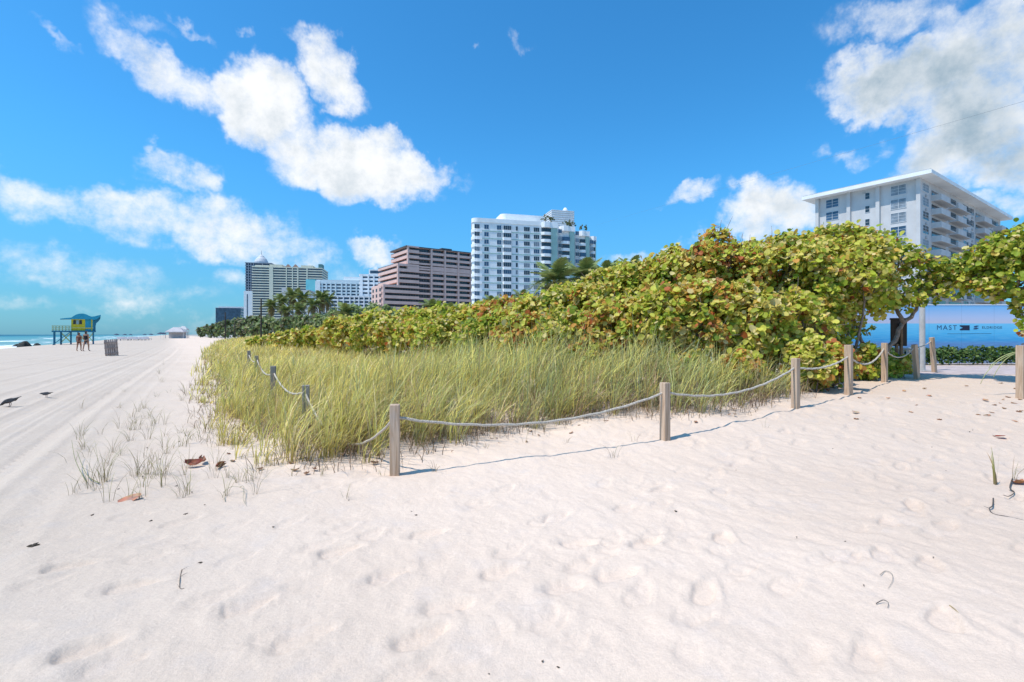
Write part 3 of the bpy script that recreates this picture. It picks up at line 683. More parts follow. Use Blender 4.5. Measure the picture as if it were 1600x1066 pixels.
        parts.append(blades(x, y, H(x, y) - .02, rng.uniform(.10, .40, n), rng.uniform(0, 2 * np.pi, n), rng.uniform(.4, 1.25, n), rng.uniform(.005, .010, n) * wm, tip * .8, tip))
    # seed stalks
    n = 90; x = rng.uniform(-3.5, 5.5, n); y = rng.uniform(6.5, 10, n); ok = (poly_sd(x, y) > .8) & (y < np.interp(800 + F * x / y, *FRONT)); x, y = x[ok], y[ok]; n = len(x)
    c = np.array([[.44, .36, .20]]) * rng.uniform(.8, 1.1, (n, 1)); parts.append(blades(x, y, H(x, y), rng.uniform(.9, 1.45, n), rng.uniform(-.6, .9, n), rng.uniform(.08, .3, n), np.full(n, .007), c, c))
    off = lo = 0; Vs, Fs, Ss, Cs = [], [], [], []
    for V, f, st, c in parts: Vs.append(V); Fs.append(f + off); Ss.append(st + lo); Cs.append(c); off += len(V); lo += len(f)
    me = np_mesh('dune_grass', np.concatenate(Vs), np.concatenate(Fs), np.concatenate(Ss), M_GRASS, np.concatenate(Cs), smooth=False)
    prop(link('dune_grass', me), 'dense green and straw coloured dune grass on the sandy bank', 'grass', None, 'stuff')
grass_field()
def ground_mesh_z(x, y):
    return h1(x, y)
def tuft(x, y, n, L, label, seed, spread=.05, bend=(.3, 1.0), cat='grass tuft', group=None, col=None, w=(.0022, .0045)):
    g = np.random.default_rng(seed)
    a = g.uniform(0, 6.28, n); V, f, st, c = blades(np.cos(a) * spread * g.random(n), np.sin(a) * spread * g.random(n), np.full(n, -.02), g.uniform(.45, 1.1, n) * L, a + g.normal(0, .3, n) , g.uniform(*bend, n), g.uniform(*w, n),
        np.array([[.26, .19, .10]]) * g.uniform(.8, 1.1, (n, 1)), (np.array(col) if col is not None else GPAL[g.choice([0, 1, 3, 5], n)]) * g.uniform(.45, .8, (n, 1)))
    o = link('grass_tuft', np_mesh('grass_tuft', V, f, st, M_GRASS, c, smooth=False), None, (x, y, h1(x, y))); return prop(o, label, cat, group)
gt = np.random.default_rng(5); k = 0
for _ in range(1800):
    if k >= 110: break
    px, py = gt.uniform(105, 420), gt.uniform(560, 790)
    x, y, z = hit_base(px, py); sd = float(poly_sd(np.array([x]), np.array([y]))[0])
    if -2.1 < sd < -.05 and gt.random() < math.exp(sd * .75) and coast(x, y) > -2.9:
        tuft(x, y, int(gt.integers(4, 13)), gt.uniform(.16, .44), 'sparse thin grass tuft sprouting from open sand left of the dune', 500 + k, group='grass tufts on the open sand left of the dune'); k += 1
for j, (px, py, n, L) in enumerate([(600, 745, 7, .16), (680, 735, 9, .2), (540, 780, 6, .2), (500, 745, 8, .2), (455, 745, 7, .22), (760, 702, 7, .18), (820, 692, 8, .2), (960, 714, 8, .22), (990, 690, 6, .2), (1195, 668, 5, .2), (885, 690, 5, .15), (1100, 655, 6, .2)]):
    x, y, z = hit(px, py); tuft(x, y, n, L, 'small thin grass sprig on the sand along the front rope', 620 + j, group='grass sprigs along the front rope')
x, y, z = hit(1556, 757); tuft(x, y, 5, .46, 'upright green grass sprout standing alone at the right of the sand', 640, .02, (.05, .45), w=(.008, .012))
x, y, z = hit(1582, 750); tuft(x, y, 7, .26, 'smaller fine grass sprout beside the dark twig at the right', 641, .03, (.2, .8))

# ------------------------------------------------------------------ rope fence
def post(px, py, top, wpx=None, label='', name='fence_post', m=None, lean_px=0, d=None, rz=0.35, group='wooden posts of the rope fence', w=.098, hgt=None):
    if d is None: x, y, z = hit(px, py)
    else: x, y = (px - 800) / F * d, d; z = h1(x, y)
    h = (CAM_H + (523 - top) / F * y - z) if hgt is None else hgt
    mb = MB(); mb.box(-w / 2, w / 2, -w / 2, w / 2, -.25, h)
    o = mb.build(name, m or M_WOOD, None, bevel=.007, loc=(x, y, z)); o.rotation_euler = (0, math.atan(lean_px / F * y / h), rz)
    prop(o, label, 'post', group); lx = lean_px / F * y
    return Vector((x, y, z)), h, lx
P1 = post(617, 740, 632, label='nearest weathered wooden post at the corner of the rope fence', rz=.12)
P2 = post(1039, 688, 598, label='weathered wooden post second along the front rope, with its shadow on open sand', rz=.5)
P3 = post(1243, 640, 560, label='weathered wooden post third along the front rope, at the right end of the grass', rz=.5)
P4 = post(1326, 617, 539, label='thick weathered wooden post fourth along the front rope, among orange leaves', rz=.6, w=.11)
P5 = post(1382, 597, 536, label='weathered wooden post fifth along the rope, just left of the dark sign panel', rz=.6, w=.105)
P6 = post(1433, 592, 538, label='tilted wooden post sixth along the rope, in dappled shade', lean_px=-6, rz=.3)
P7 = post(1460, 582, 527, label='last wooden post of the rope, leaning beside the grey metal pole', lean_px=-6, rz=.3)
PR = post(1596, 623, 540, label='brown wooden post on the far right side of the path entrance', rz=.2, w=.11)
L1 = post(478, 0, 602, d=7.1, label='grey wooden post sunk deepest in the grass, next after the corner post', m=M_GREYWOOD)
L2 = post(427, 0, 572, d=9.4, label='grey wooden post standing clear of the middle of the left grass', m=M_GREYWOOD)
L3 = post(401, 0, 556, d=13.2, label='small grey wooden post farther up the left grass', m=M_GREYWOOD)
L4 = post(389, 0, 548, d=17.0, label='farthest grey wooden post of the left rope', m=M_GREYWOOD)
def tie(p, px, py):
    """point on the post p at picture row py"""
    d = p[0].y; return at(px, py, d)
def rope(a, b, sag, label, r=.013, group='rope spans of the dune fence', n=28):
    a = Vector(a); b = Vector(b); pts = []
    for i in range(n + 1):
        t = i / n; q = a.lerp(b, t); q.z -= sag * 4 * t * (1 - t); q.z += .004 * math.sin(i * 2.1); pts.append(q)
    base = Vector((a.x, a.y, a.z)); mb = MB()
    # three twisted strands
    for s in range(3):
        ln = (b - a).length; m_ = max(40, int(ln / .02)) if a.y < 12 else 40; st = []
        for i in range(m_ + 1):
            t = i / m_; k = t * n; i0 = min(int(k), n - 1); q = pts[i0].lerp(pts[i0 + 1], k - i0) - base
            an = t * ln / .075 * 2 * math.pi + s * 2.094; d = (b - a).normalized(); u = d.cross(Vector((0, 0, 1))).normalized(); w = u.cross(d)
            st.append(q + (u * math.cos(an) + w * math.sin(an)) * r * .5)
        mb.tube(st, r * .62, 5)
    o = mb.build('rope', M_ROPE, None, smooth=True, loc=base); return prop(o, label, 'rope', group)
T1 = tie(P1, 617, 652); T2 = tie(P2, 1039, 613); T3 = tie(P3, 1243, 574); T4 = tie(P4, 1326, 557); T5 = tie(P5, 1381, 545); T6 = tie(P6, 1428, 543); T7 = tie(P7, 1455, 533)
rope(T1, T2, .22, 'pale twisted rope sagging from the corner post to the second post', .016)
rope(T2, T3, .20, 'pale rope sagging between the second and third front posts', .016)
rope(T3, T4, .10, 'pale rope drooping between the third and fourth front posts', .016)
rope(T4, T5, .24, 'thick rope hanging low between the fourth and fifth front posts', .018)
rope(T5, T6, .22, 'rope hanging between the fifth post and the tilted sixth post', .016)
rope(T6, T7, .05, 'thin rope between the tilted post and the last leaning post', .012)
U1 = tie(L1, 476, 612); U2 = tie(L2, 428, 583); U3 = tie(L3, 402, 563); U4 = tie(L4, 389, 555)
rope(T1, U1, .50, 'rope running from the corner post back into the left grass', .015)
rope(U1, U2, .17, 'white rope between the two nearest grey posts in the left grass', .016)
rope(U2, U3, .17, 'white rope between the second and third grey posts in the left grass', .016)
rope(U3, U4, .12, 'short stretch of white rope between the two farthest grey posts', .016)
# white rope lashings seen where the path begins
stub, hh, lx = post(1411, 580, 545, label='short slanting wooden brace leaning against the sixth post', lean_px=15, rz=.2, w=.08, group=None)

# ------------------------------------------------------------------ sign panel, bin, pole, hoarding, hedge by the walk
def sign_panel():
    d = 12.9; c = at(1406, 541, d); z0 = h1(c.x, d); e = empty('sign_panel', (c.x, d, z0), 'dark brown sign panel seen from behind on brown posts', 'sign')
    m = mat('dark_brown_paint', (.028, .018, .013), .6, .2, 6); br = mat('brown_post_paint', (.20, .125, .075), .75, .25, 8)
    zt = at(0, 500, d).z - z0; zb = at(0, 541, d).z - z0; sx = 1 / F * d
    mb = MB(); mb.box(-12 * sx, 13 * sx, .03, .07, zb, zt); mb.build('board', m, e, bevel=.01)
    f = MB(); f.box(-12.6 * sx, 13.6 * sx, .015, .085, zt, zt + .05); f.build('top_rail', m, e, bevel=.008)
    for k, q in enumerate((1 * sx, -6 * sx)):
        p = MB(); p.box(q - .03, q + .03, -.05, .01, -.2, zt - .1 if k == 0 else zb + .06); p.build('leg', br, e, bevel=.006)
sign_panel()
def litter_bin():
    d = 13.6; c = at(1418, 577, d); z0 = h1(c.x, d); e = empty('litter_bin', (c.x, d, z0), 'pale grey slatted litter bin standing behind the dark sign panel', 'bin')
    m = mat('pale_slat', (.50, .50, .49), .6, .15, 6); k = mat('bin_dark', (.05, .05, .05), .7)
    mb = MB(); mb.lathe([(.02, .04), (.20, .04), (.20, .62), (.02, .62)], 18); mb.build('liner', k, e, smooth=False)
    s = MB()
    for i in range(14):
        a = 2 * math.pi * i / 14; c_, s_ = math.cos(a), math.sin(a); s.bar((c_ * .235, s_ * .235, .02), (c_ * .235, s_ * .235, .66), .07, .02)
    s.build('slats', m, e); r = MB(); r.lathe([(.21, .66), (.26, .66), (.27, .69), (.26, .72), (.19, .72), (.19, .69)], 20); r.build('rim', m, e, smooth=True)
litter_bin()
def metal_pole():
    d = 14.6; c = at(1441, 573, d); z0 = RISE; e = empty('metal_pole', (c.x, d, z0), 'tall grey metal pole standing at the edge of the paved walk', 'pole')
    m = mat('galvanised', (.50, .50, .50), .55, .12, 5, metal=.0); mb = MB(); mb.lathe([(.075, 0), (.072, 1.6), (.066, 3.0), (.0, 3.02)], 16); mb.build('shaft', m, e, smooth=True)
    b = MB(); b.box(-.2, .2, -.2, .2, -.05, .035); b.build('base', mat('pole_base', (.42, .41, .40), .9, .2, 6), e, bevel=.012)
    f = MB()
    for sx in (-.1, .1):
        for sy in (-.1, .1): f.lathe([(.018, .03), (.018, .06), (0, .06)], 6, (sx, sy))
    f.build('bolts', m, e)
metal_pole()
HO_Y = 18.4
def hoarding():
    m = bpy.data.materials.new('hoarding_print'); m.use_nodes = True; m.node_tree.nodes.clear(); T = NT(m.node_tree)
    p = T.new('ShaderNodeBsdfPrincipled'); o = T.new('ShaderNodeOutputMaterial'); tc = T.new('ShaderNodeTexCoord'); sp = T.new('ShaderNodeSeparateXYZ'); T.put(sp.inputs[0], tc.outputs['Object'])
    zt = at(0, 477, HO_Y).z - RISE; hz = at(0, 505.5, HO_Y).z - RISE; zs = at(0, 537, HO_Y).z - RISE
    t = T.math('DIVIDE', sp.outputs[2], zt); k = hz / zt; s = zs / zt
    n = T.noise(T.vec('MULTIPLY', tc.outputs['Object'], (.5, 1, 6)), 1.5, 6, .6)
    st = T.vec('MULTIPLY', tc.outputs['Object'], (1.2, 1, 14)); wv = T.noise(st, 1.6, 5, .6)
    sea = T.ramp(t, [(0, (.24, .32, .58)), (s, (.20, .36, .70)), (s + .06, (.06, .42, .80)), (k * .75, (.10, .55, .88)), (k - .02, (.18, .62, .90))])
    sea = T.mix(T.smooth(wv, .35, .7, 0, .45), sea, (.26, .68, .92, 1))
    sky = T.ramp(t, [(k, (.64, .62, .74)), (k + .10, (.52, .62, .82)), (k + .28, (.22, .52, .84)), (1, (.28, .60, .88))])
    c = T.mix(T.smooth(t, k - .003, k + .003), sea, sky)
    seam = T.math('PINGPONG', T.math('ADD', sp.outputs[0], .3), .61); c = T.mix(T.smooth(seam, .012, .0, 0, .35), c, (.10, .2, .35, 1))
    T.put(p.inputs['Base Color'], c); p.inputs['Roughness'].default_value = .45; p.inputs['Specular IOR Level'].default_value = .3
    T.put(o.inputs[0], p.outputs[0])
    x0 = at(1120, 0, HO_Y).x; x1 = at(1760, 0, HO_Y).x
    e = empty('printed_hoarding', (at(1515, 0, HO_Y).x, HO_Y, RISE), 'long site hoarding printed with a blue sea and pale sky behind the hedge', 'hoarding')
    ox = e.location.x; mb = MB(); mb.box(x0 - ox, x1 - ox, 0, .05, 0, zt); mb.build('panel', m, e)
    c_ = MB(); c_.box(x0 - ox, x1 - ox, -.012, .062, zt, zt + .035); c_.build('top_cap', mat('hoard_cap', (.75, .76, .78), .5), e)
    for i in range(9):
        q = MB(); xx = x0 - ox + .4 + i * 1.9; q.bar((xx, .10, 0), (xx, .10, zt - .05), .08); q.build('support', mat('hoard_timber', (.4, .3, .2), .8), e)
    dk = mat('logo_ink', (.012, .02, .055), .5); dg = mat('logo_grey_blue', (.03, .09, .20), .5)
    def txt(s, px, py, hpx, mt, name, sp_=1.0, wpx=None):
        cu = bpy.data.curves.new(name, 'FONT'); cu.body = s; cu.size = 1; cu.space_character = sp_; cu.extrude = .0
        ob = bpy.data.objects.new('tmp', cu); COL.objects.link(ob); dg_ = bpy.context.evaluated_depsgraph_get()
        me = bpy.data.meshes.new_from_object(ob.evaluated_get(dg_)); bpy.data.objects.remove(ob)
        co = np.zeros(len(me.vertices) * 3, np.float32); me.vertices.foreach_get('co', co); co = co.reshape(-1, 3); co -= co.min(0)
        hh = hpx / F * HO_Y; k = hh / co[:, 1].max(); kx = k if wpx is None else wpx / F * HO_Y / co[:, 0].max()
        V = np.stack([co[:, 0] * kx, np.full(len(co), -.004), co[:, 1] * k], 1); me.vertices.foreach_set('co', V.astype(np.float32).ravel()); me.materials.append(mt); me.update()
        a = at(px, py, HO_Y); link(name, me, e, (a.x - ox, 0, a.z - RISE))
    txt('MAST', 1464, 515.5, 7.2, dg, 'lettering', 1.25, 31)
    txt('ELDRIDGE', 1534.5, 513.6, 3.6, dk, 'lettering', 1.15, 31)
    def flat(poly, mt, name):
        mb = MB(); vs = [];
        for q in poly: a = at(q[0], q[1], HO_Y); vs.append((a.x - ox, -.004, a.z - RISE))
        mb.add(vs, [tuple(range(len(vs)))]); mb.build(name, mt, e)
    flat([(1499.5, 516.2), (1515, 516.2), (1515, 508.4), (1499.5, 508.4), (1499.5, 510), (1504.5, 512.2), (1499.5, 514.4)], dk, 'emblem')
    flat([(1521, 514.8), (1526, 514.8), (1529.6, 512.6), (1525.2, 512.0), (1521, 513.2)], dg, 'emblem'); flat([(1521.4, 511.6), (1525.4, 511.6), (1529.8, 509.2), (1525.6, 508.8), (1521.6, 510)], dg, 'emblem')
    flat([(1480, 522), (1549, 521.4), (1549, 520.9), (1480, 521.5)], dg, 'printed_line')
hoarding()
def hedge():
    g = np.random.default_rng(3); x0, x1 = at(1180, 0, 17.75).x, at(1720, 0, 17.75).x; n = 9000
    x = g.uniform(x0, x1, n); top = .50 + .14 * vnoise(x * 2.2, x * 0, 5) + .08 * vnoise(x * 7, x * 0, 6); y = g.uniform(-.30, .30, n); z = top * (g.random(n) ** .55) * np.sqrt(np.clip(1 - (y / .36) ** 2, .15, 1))
    N = unit(np.stack([g.normal(0, .5, n), y * 1.2 - .25 + g.normal(0, .45, n), .55 + g.normal(0, .4, n)], 1)); D = unit(g.normal(0, 1, (n, 3)) + np.array([0, 0, .5]))
    P = np.stack([x - (x0 + x1) / 2, y, z + .02], 1); pal = np.array([(.055, .115, .025), (.09, .16, .035), (.14, .20, .05), (.035, .08, .02)])
    e = empty('clipped_hedge', ((x0 + x1) / 2, 17.75, RISE), 'low dark green hedge along the foot of the blue hoarding', 'hedge')
    link('foliage', leaves_mesh(P, N, D, g.uniform(.05, .10, n), pal[g.integers(0, 4, n)] * g.uniform(.8, 1.3, (n, 1)), 'foliage', M_SCRUB), e)
hedge()
# drooping frond blade at the right post
def droop():
    e = empty('drooping_frond', tuple(at(1600, 552, 9.0)), 'thin arching pale frond drooping over the path by the right post', 'frond'); c = e.location
    mb = MB()
    for (ex, ey, px2, py2) in [(1532, 600, 1545, 565), (1545, 575, 1560, 556), (1552, 590, 1565, 562)]:
        P = [Vector(at(1612, 548, 9.0)) - c, Vector(at(1580, 549, 9.0)) - c, Vector(at(px2, py2, 9.0)) - c, Vector(at(ex, ey, 9.0)) - c]; Q = []
        for i in range(13):
            t = i / 12; Q.append(P[0] * (1 - t) ** 3 + P[1] * 3 * t * (1 - t) ** 2 + P[2] * 3 * t * t * (1 - t) + P[3] * t ** 3)
        mb.tube(Q, [.009 * (1 - .75 * i / 12) + .002 for i in range(13)], 5)
    mb.build('blade', mat('frond_pale', (.42, .44, .18), .6, .2, 9), e, smooth=True)
droop()

# ------------------------------------------------------------------ buildings
M_GLASS = mat('window_glass', (.035, .05, .065), .12, .35, .8, spec=.6)
M_GLASSB = mat('window_glass_blue', (.05, .10, .17), .12, .3, .8, spec=.6)
M_BLIND = mat('window_blind', (.22, .26, .30), .35, .35, .6, spec=.5)
M_WHITE = mat('white_render', (.57, .56, .555), .85, .06, .4, spec=.2)
M_WHITE2 = mat('white_paint', (.84, .84, .835), .7, .06, .3, spec=.2)
M_TOWERW = mat('tower_white', (.88, .88, .87), .85, .05, .3, spec=.2)
M_FRAME = mat('window_frame', (.62, .64, .66), .5)
M_DARKF = mat('dark_frame', (.10, .11, .12), .5)
M_PINK = mat('pink_stucco', (.74, .50, .43), .85, .08, .3, spec=.15)
M_GREEN = mat('pale_green_render', (.36, .52, .47), .85, .08, .3, spec=.15)
M_CREAM = mat('cream_render', (.72, .68, .54), .85, .06, .2, spec=.15)
M_TEAL = mat('aqua_render', (.22, .62, .66), .8, .06, .2, spec=.15)
M_GREY = mat('grey_concrete', (.46, .46, .46), .9, .12, .5, spec=.15)
M_ROOFD = mat('roof_dark', (.12, .11, .11), .9, .2, .5)
class Bld:
    """building with its origin at a ground corner; local X runs along the right-hand face, local Y along the left-hand face"""
    def __init__(s, name, label, px, d, dx, dy, base=RISE, cat='building'):
        L = math.hypot(dx, dy); s.X = Vector((dx / L, dy / L, 0)); s.Y = Vector((-s.X.y, s.X.x, 0)); s.o = Vector(((px - 800) / F * d, d, base)); s.base = base
        s.e = empty(name, s.o, label, cat, math.atan2(s.X.y, s.X.x))
    def _t(s, px, D, off=Vector((0, 0, 0))):
        k = (px - 800) / F; o = s.o + off; return (k * o.y - o.x) / (D.x - k * D.y)
    def x_at(s, px, y=0): return s._t(px, s.X, s.Y * y)
    def y_at(s, px, x=0): return s._t(px, s.Y, s.X * x)
    def z_at(s, py, x=0, y=0):
        d = (s.o + s.X * x + s.Y * y).y; return CAM_H + (523 - py) / F * d - s.base
    def part(s, name, mb, m, parent=None, smooth=False, bevel=0, loc=(0, 0, 0)): return mb.build(name, m, parent or s.e, smooth, bevel, loc)
def box_mesh(name, m, x0, x1, y0, y1, z0, z1):
    mb = MB(); mb.box(x0, x1, y0, y1, z0, z1); return mb.mesh(name, m)
def window_meshes(w, h, panes, bars, face, mframe=None, depth=.10):
    """frame and pane meshes. face 'x': lies in the plane y=0 looking to -y; 'y': plane x=0 looking to -x"""
    t = .06 * max(1, h / 1.6); f = MB(); g = MB()
    def B(mb, a0, a1, d0, d1, z0, z1):
        mb.box(a0, a1, d0, d1, z0, z1) if face == 'x' else mb.box(d0, d1, -a1, -a0, z0, z1)
    B(f, -w / 2 - t, w / 2 + t, -depth, .05, -t, 0); B(f, -w / 2 - t, w / 2 + t, -depth, .05, h, h + t)
    B(f, -w / 2 - t, -w / 2, -depth, .05, 0, h); B(f, w / 2, w / 2 + t, -depth, .05, 0, h)
    for i in range(1, panes): x = -w / 2 + w * i / panes; B(f, x - t / 2, x + t / 2, -depth * .8, .05, 0, h)
    for i in range(1, bars): z = h * i / bars; B(f, -w / 2, w / 2, -depth * .7, .05, z - t * .35, z + t * .35)
    B(g, -w / 2, w / 2, -.035, .04, 0, h)
    return f.mesh('window', mframe or M_FRAME), g
def put_windows(b, spots, w, h, panes, bars, face, glass, mframe=None):
    fm, g = window_meshes(w, h, panes, bars, face, mframe); gms = [g.mesh('pane', m) for m in (glass if isinstance(glass, list) else [glass])]
    rr = random.Random(int(w * 100))
    for p in spots:
        o = link('window', fm, b.e, p); link('pane', rr.choice(gms), o)

# --- white apartment block with the broad flat roof (right)
def right_block():
    b = Bld('apartment_block', 'white apartment block with overhanging flat roof rising above the shrubs at the right', 1439, 100, .819, .574)
    W = b.x_at(1563); D = b.y_at(1276); zr = b.z_at(278, 0, 0); zt = b.z_at(271, -2, -2)
    mb = MB(); mb.box(0, W, 0, D, 0, zr); b.part('wall', mb, M_WHITE)
    r = MB(); r.box(-2.3, W + 1.2, -2.3, D + 2.3, zr, zr + .75); b.part('roof', r, M_WHITE2)
    rc = MB(); rc.box(-2.1, W + 1.0, -2.1, D + 2.1, zr + .75, zr + .95); b.part('roof_edge', rc, M_GREY)
    for px in (1278, 1327, 1372.5, 1436):
        y = b.y_at(px); q = MB(); q.box(-.55, .0, y - .35, y + .35, 0, zr - .003); b.part('pilaster', q, M_WHITE)
    fl = 2.88; z0 = b.z_at(304.5, 0, b.y_at(1404)) ; rows = 9
    put_windows(b, [(0, b.y_at(1403.8), z0 - fl * k) for k in range(rows)], b.y_at(1392) - b.y_at(1415.5), 1.95, 2, 3, 'y', [M_BLIND, M_GLASSB, M_BLIND])
    put_windows(b, [(0, b.y_at(1300.5), z0 - fl * k) for k in range(rows)], b.y_at(1291) - b.y_at(1310), 1.85, 2, 3, 'y', [M_BLIND, M_BLIND, M_GLASSB])
    put_windows(b, [(0, b.y_at(1355.5), z0 + .35 - fl * k) for k in range(rows)], .8, 1.35, 1, 2, 'y', [M_BLIND, M_GLASS])
    v = MB(); y = b.y_at(1350); v.box(-.12, 0, y - .35, y + .35, zr - .9, zr - .55); b.part('vent', v, M_GREY)
    # side with balconies, shaded
    zb = b.z_at(311, b.x_at(1470), -1.5) - 1.0
    def col(p0, p1):
        x0, x1 = b.x_at(p0), b.x_at(p1); return x0, x1
    am = None
    for (p0, p1) in ((1441.5, 1450.5),):
        x0, x1 = col(p0, p1); put_windows(b, [((x0 + x1) / 2, 0, z0 + .1 - fl * k) for k in range(rows)], x1 - x0, 1.7, 2, 3, 'x', [M_BLIND, M_GLASS])
        am = box_mesh('air_conditioner', M_GREY, -.4, .4, -.25, 0, 0, .42)
        for k in range(rows): link('air_conditioner', am, b.e, ((x0 + x1) / 2 + .1, 0, z0 - .85 - fl * k))
    for (p0, p1) in ((1505, 1512.5), (1516, 1521), (1546.5, 1551), (1556, 1559)):
        x0, x1 = col(p0, p1); put_windows(b, [((x0 + x1) / 2, 0, z0 + .1 - fl * k) for k in range(rows)], x1 - x0, 1.6, 2, 2, 'x', [M_BLIND, M_GLASS])
        for k in range(rows): link('air_conditioner', am, b.e, ((x0 + x1) / 2, 0, z0 - .8 - fl * k))
    for j, (p0, p1) in enumerate(((1455, 1478), (1482, 1503), (1524, 1543), (1552.5, 1562))):
        x0 = b.x_at(p0); x1 = b.x_at(p1); w = x1 - x0; dep = 1.7
        bm = MB(); bm.box(x0, x1, -dep, 0, -.16, 0); bm.box(x0, x0 + .12, -dep, 0, 0, 1.05); bm.box(x0 + .12, x0 + w * .62, -dep, -dep + .12, 0, 1.05)
        me = bm.mesh('balcony', M_WHITE)
        rl = MB()
        n = 12
        for i in range(n + 1): xx = x0 + w * .62 + (x1 - x0 - w * .62) * i / n; rl.box(xx - .02, xx + .02, -dep + .02, -dep + .06, 0, 1.0)
        for i in range(8): yy = -dep + .06 + (dep - .1) * i / 8; rl.box(x1 - .05, x1 - .01, yy, yy + .04, 0, 1.0)
        rl.box(x0 + w * .62, x1, -dep + .01, -dep + .07, 1.0, 1.05); rm = rl.mesh('railing', M_DARKF)
        dm = box_mesh('balcony_door', M_GLASS, x0 + .3, x1 - .4, -.06, .02, 0, 2.15)
        for k in range(rows):
            o = link('balcony', me, b.e, (0, 0, zb - fl * k)); link('railing', rm, o); link('balcony_door', dm, o)
right_block()

# --- white tower with pale green bays (middle)
def rounded(x0, x1, y0, y1, r, n=6, xl=None):
    P = [(x0 + r - r * math.cos(math.pi / 2 * i / n), y0 + r - r * math.sin(math.pi / 2 * i / n)) for i in range(n + 1)]
    return P + [(x1, y0), (x1, y1), (x0 if xl is None else xl, y1)]
def middle_tower():
    b = Bld('residential_tower', 'tall white residential tower with pale green bays and rounded corner in the middle', 739, 190, .965, .26)
    W = b.x_at(847); D = 26; XL = b.x_at(737.2, D); zt = b.z_at(340, 0, 0); fl = 2.886; zw = b.z_at(357, 1.5, 0)
    rnd = rounded(0, W, 0, D, 2.2, xl=XL)
    mb = MB(); mb.prism(rnd, 0, zt - 1.2); b.part('wall', mb, M_WHITE2)
    pp = MB(); pp.prism(rounded(-.25, W - .05, -.25, D + .25, 2.3, xl=XL - .25), zt - 1.6, zt); b.part('parapet', pp, M_TOWERW)
    ph = MB(); x0 = b.x_at(783, 6); x1 = b.x_at(850, 6); ph.prism(rounded(x0, x1, 6, 20, 2), zt, b.z_at(333.5, x0, 6)); b.part('penthouse', ph, M_TOWERW)
    rows = 15
    bandm = MB(); bandm.prism(rounded(-.10, W - .02, -.10, D + .1, 2.25, xl=XL - .1), 0, .32); bm = bandm.mesh('floor_band', M_GREEN)
    spm = MB(); spm.prism(rounded(-.35, 3.6, -.35, 6, 2.4, xl=XL * 6 / D - .3), 0, 1.15); sm = spm.mesh('corner_spandrel', M_TOWERW)
    sp2 = MB(); xa, xb = b.x_at(785), b.x_at(799.5); sp2.prism([(xa, 0.1), (xa + .4, -.7), (xb - .4, -.7), (xb, .1)], 0, 1.1); s2 = sp2.mesh('bay_spandrel', M_TOWERW)
    for k in range(rows):
        z = zw - fl * k
        if z < 0: break
        link('floor_band', bm, b.e, (0, 0, z - .95)); link('corner_spandrel', sm, b.e, (0, 0, z - 1.32)); link('bay_spandrel', s2, b.e, (0, 0, z - 1.25))
    zs = [zw - fl * k for k in range(rows) if zw - fl * k > 0]
    gl = [M_GLASS, M_GLASS, M_GLASSB, M_BLIND]
    for (p0, p1, n, yy) in ((741.5, 749.2, 3, -.06), (756.8, 763.5, 2, 0), (776.5, 783.2, 2, 0), (786.5, 798.2, 4, -.45), (806, 809, 1, 0), (818.6, 827.6, 3, 0), (834, 842.6, 3, 0)):
        x0, x1 = b.x_at(p0), b.x_at(p1); put_windows(b, [((x0 + x1) / 2, yy, z) for z in zs], x1 - x0, 1.62, n, 1, 'x', gl, M_FRAME)
    # stepped wing with curved balconies and green walls
    for j, (pa, pb, pc, ptop, yb) in enumerate(((847, 862, 872, 346.5, -1.2), (877, 891, 899, 352.5, .6), (906, 916, 922, 360.5, 2.6), (923.5, 931, 932.5, 369, 4.2))):
        x0 = b.x_at(pa, yb); x1 = b.x_at(pb, yb); x2 = b.x_at(pc, yb); ztj = b.z_at(ptop, x0, yb)
        w = MB(); w.box(x0 - (.02 if j == 0 else 1.6), x2, yb + 1.2, D - .1 * j, 0, ztj - 1.0); b.part('wing_wall', w, M_WHITE2)
        g = MB(); g.box(x1, x2, yb + .7, yb + 1.19, 0, ztj - 2.2); b.part('green_wall', g, M_GREEN)
        cap = MB(); q = [(x0, yb + 3), (x0, yb + .6), (x0 + 1.0, yb - .3), (x1 - 1.0, yb - .3), (x1 + .1, yb + .5), (x2 + .1, yb + .5), (x2 + .1, yb + 3)]; cap.prism(q, ztj - 2.1, ztj); b.part('parapet', cap, M_TOWERW)
        q2 = [(x0, yb + 1.19), (x0, yb + .5), (x0 + .9, yb - .2), (x1 - .9, yb - .2), (x1, yb + .5), (x1, yb + 1.19)]
        bl = MB(); bl.prism(q2, 0, 1.15); blm = bl.mesh('balcony', M_TOWERW); gm = box_mesh('window', M_GLASS, x0 + .3, x1 - .1, yb + .95, yb + 1.16, 0, 1.7); gb = box_mesh('window', M_GLASSB, x0 + .3, x1 - .1, yb + .0, yb + 1.16, 0, 1.7)
        rr = random.Random(j)
        for k in range(11):
            z = zw - fl * k - (0 if j < 2 else 0.0)
            if z + 1.7 > ztj - 1.6: continue
            link('balcony', blm, b.e, (0, 0, z - 1.2)); link('window', gb if rr.random() < .3 else gm, b.e, (0, 0, z - .05))
        if j < 3:
            xs = x2 + .4; put_windows(b, [(xs + .9, yb + 1.2, zw - fl * k) for k in range(11) if zw - fl * k + 1.7 < ztj - 1.2], 1.5, 1.5, 2, 1, 'x', gl, M_FRAME)
    # louvred plant tower on the roof
    t0, t1 = b.x_at(862, 14), b.x_at(897, 14); tz = b.z_at(330, t1, 14)
    t = MB(); t.box(t0, t1, 14, 26, zt - 1, tz); b.part('plant_tower', t, M_WHITE2)
    lv = MB(); n = 9
    for i in range(n): z = zt + 1.2 + (tz - zt - 1.6) * i / (n - 1); lv.box(t0 - .12, t1 + .12, 13.85, 26.1, z - .12, z + .12)
    b.part('louvres', lv, M_GREY)
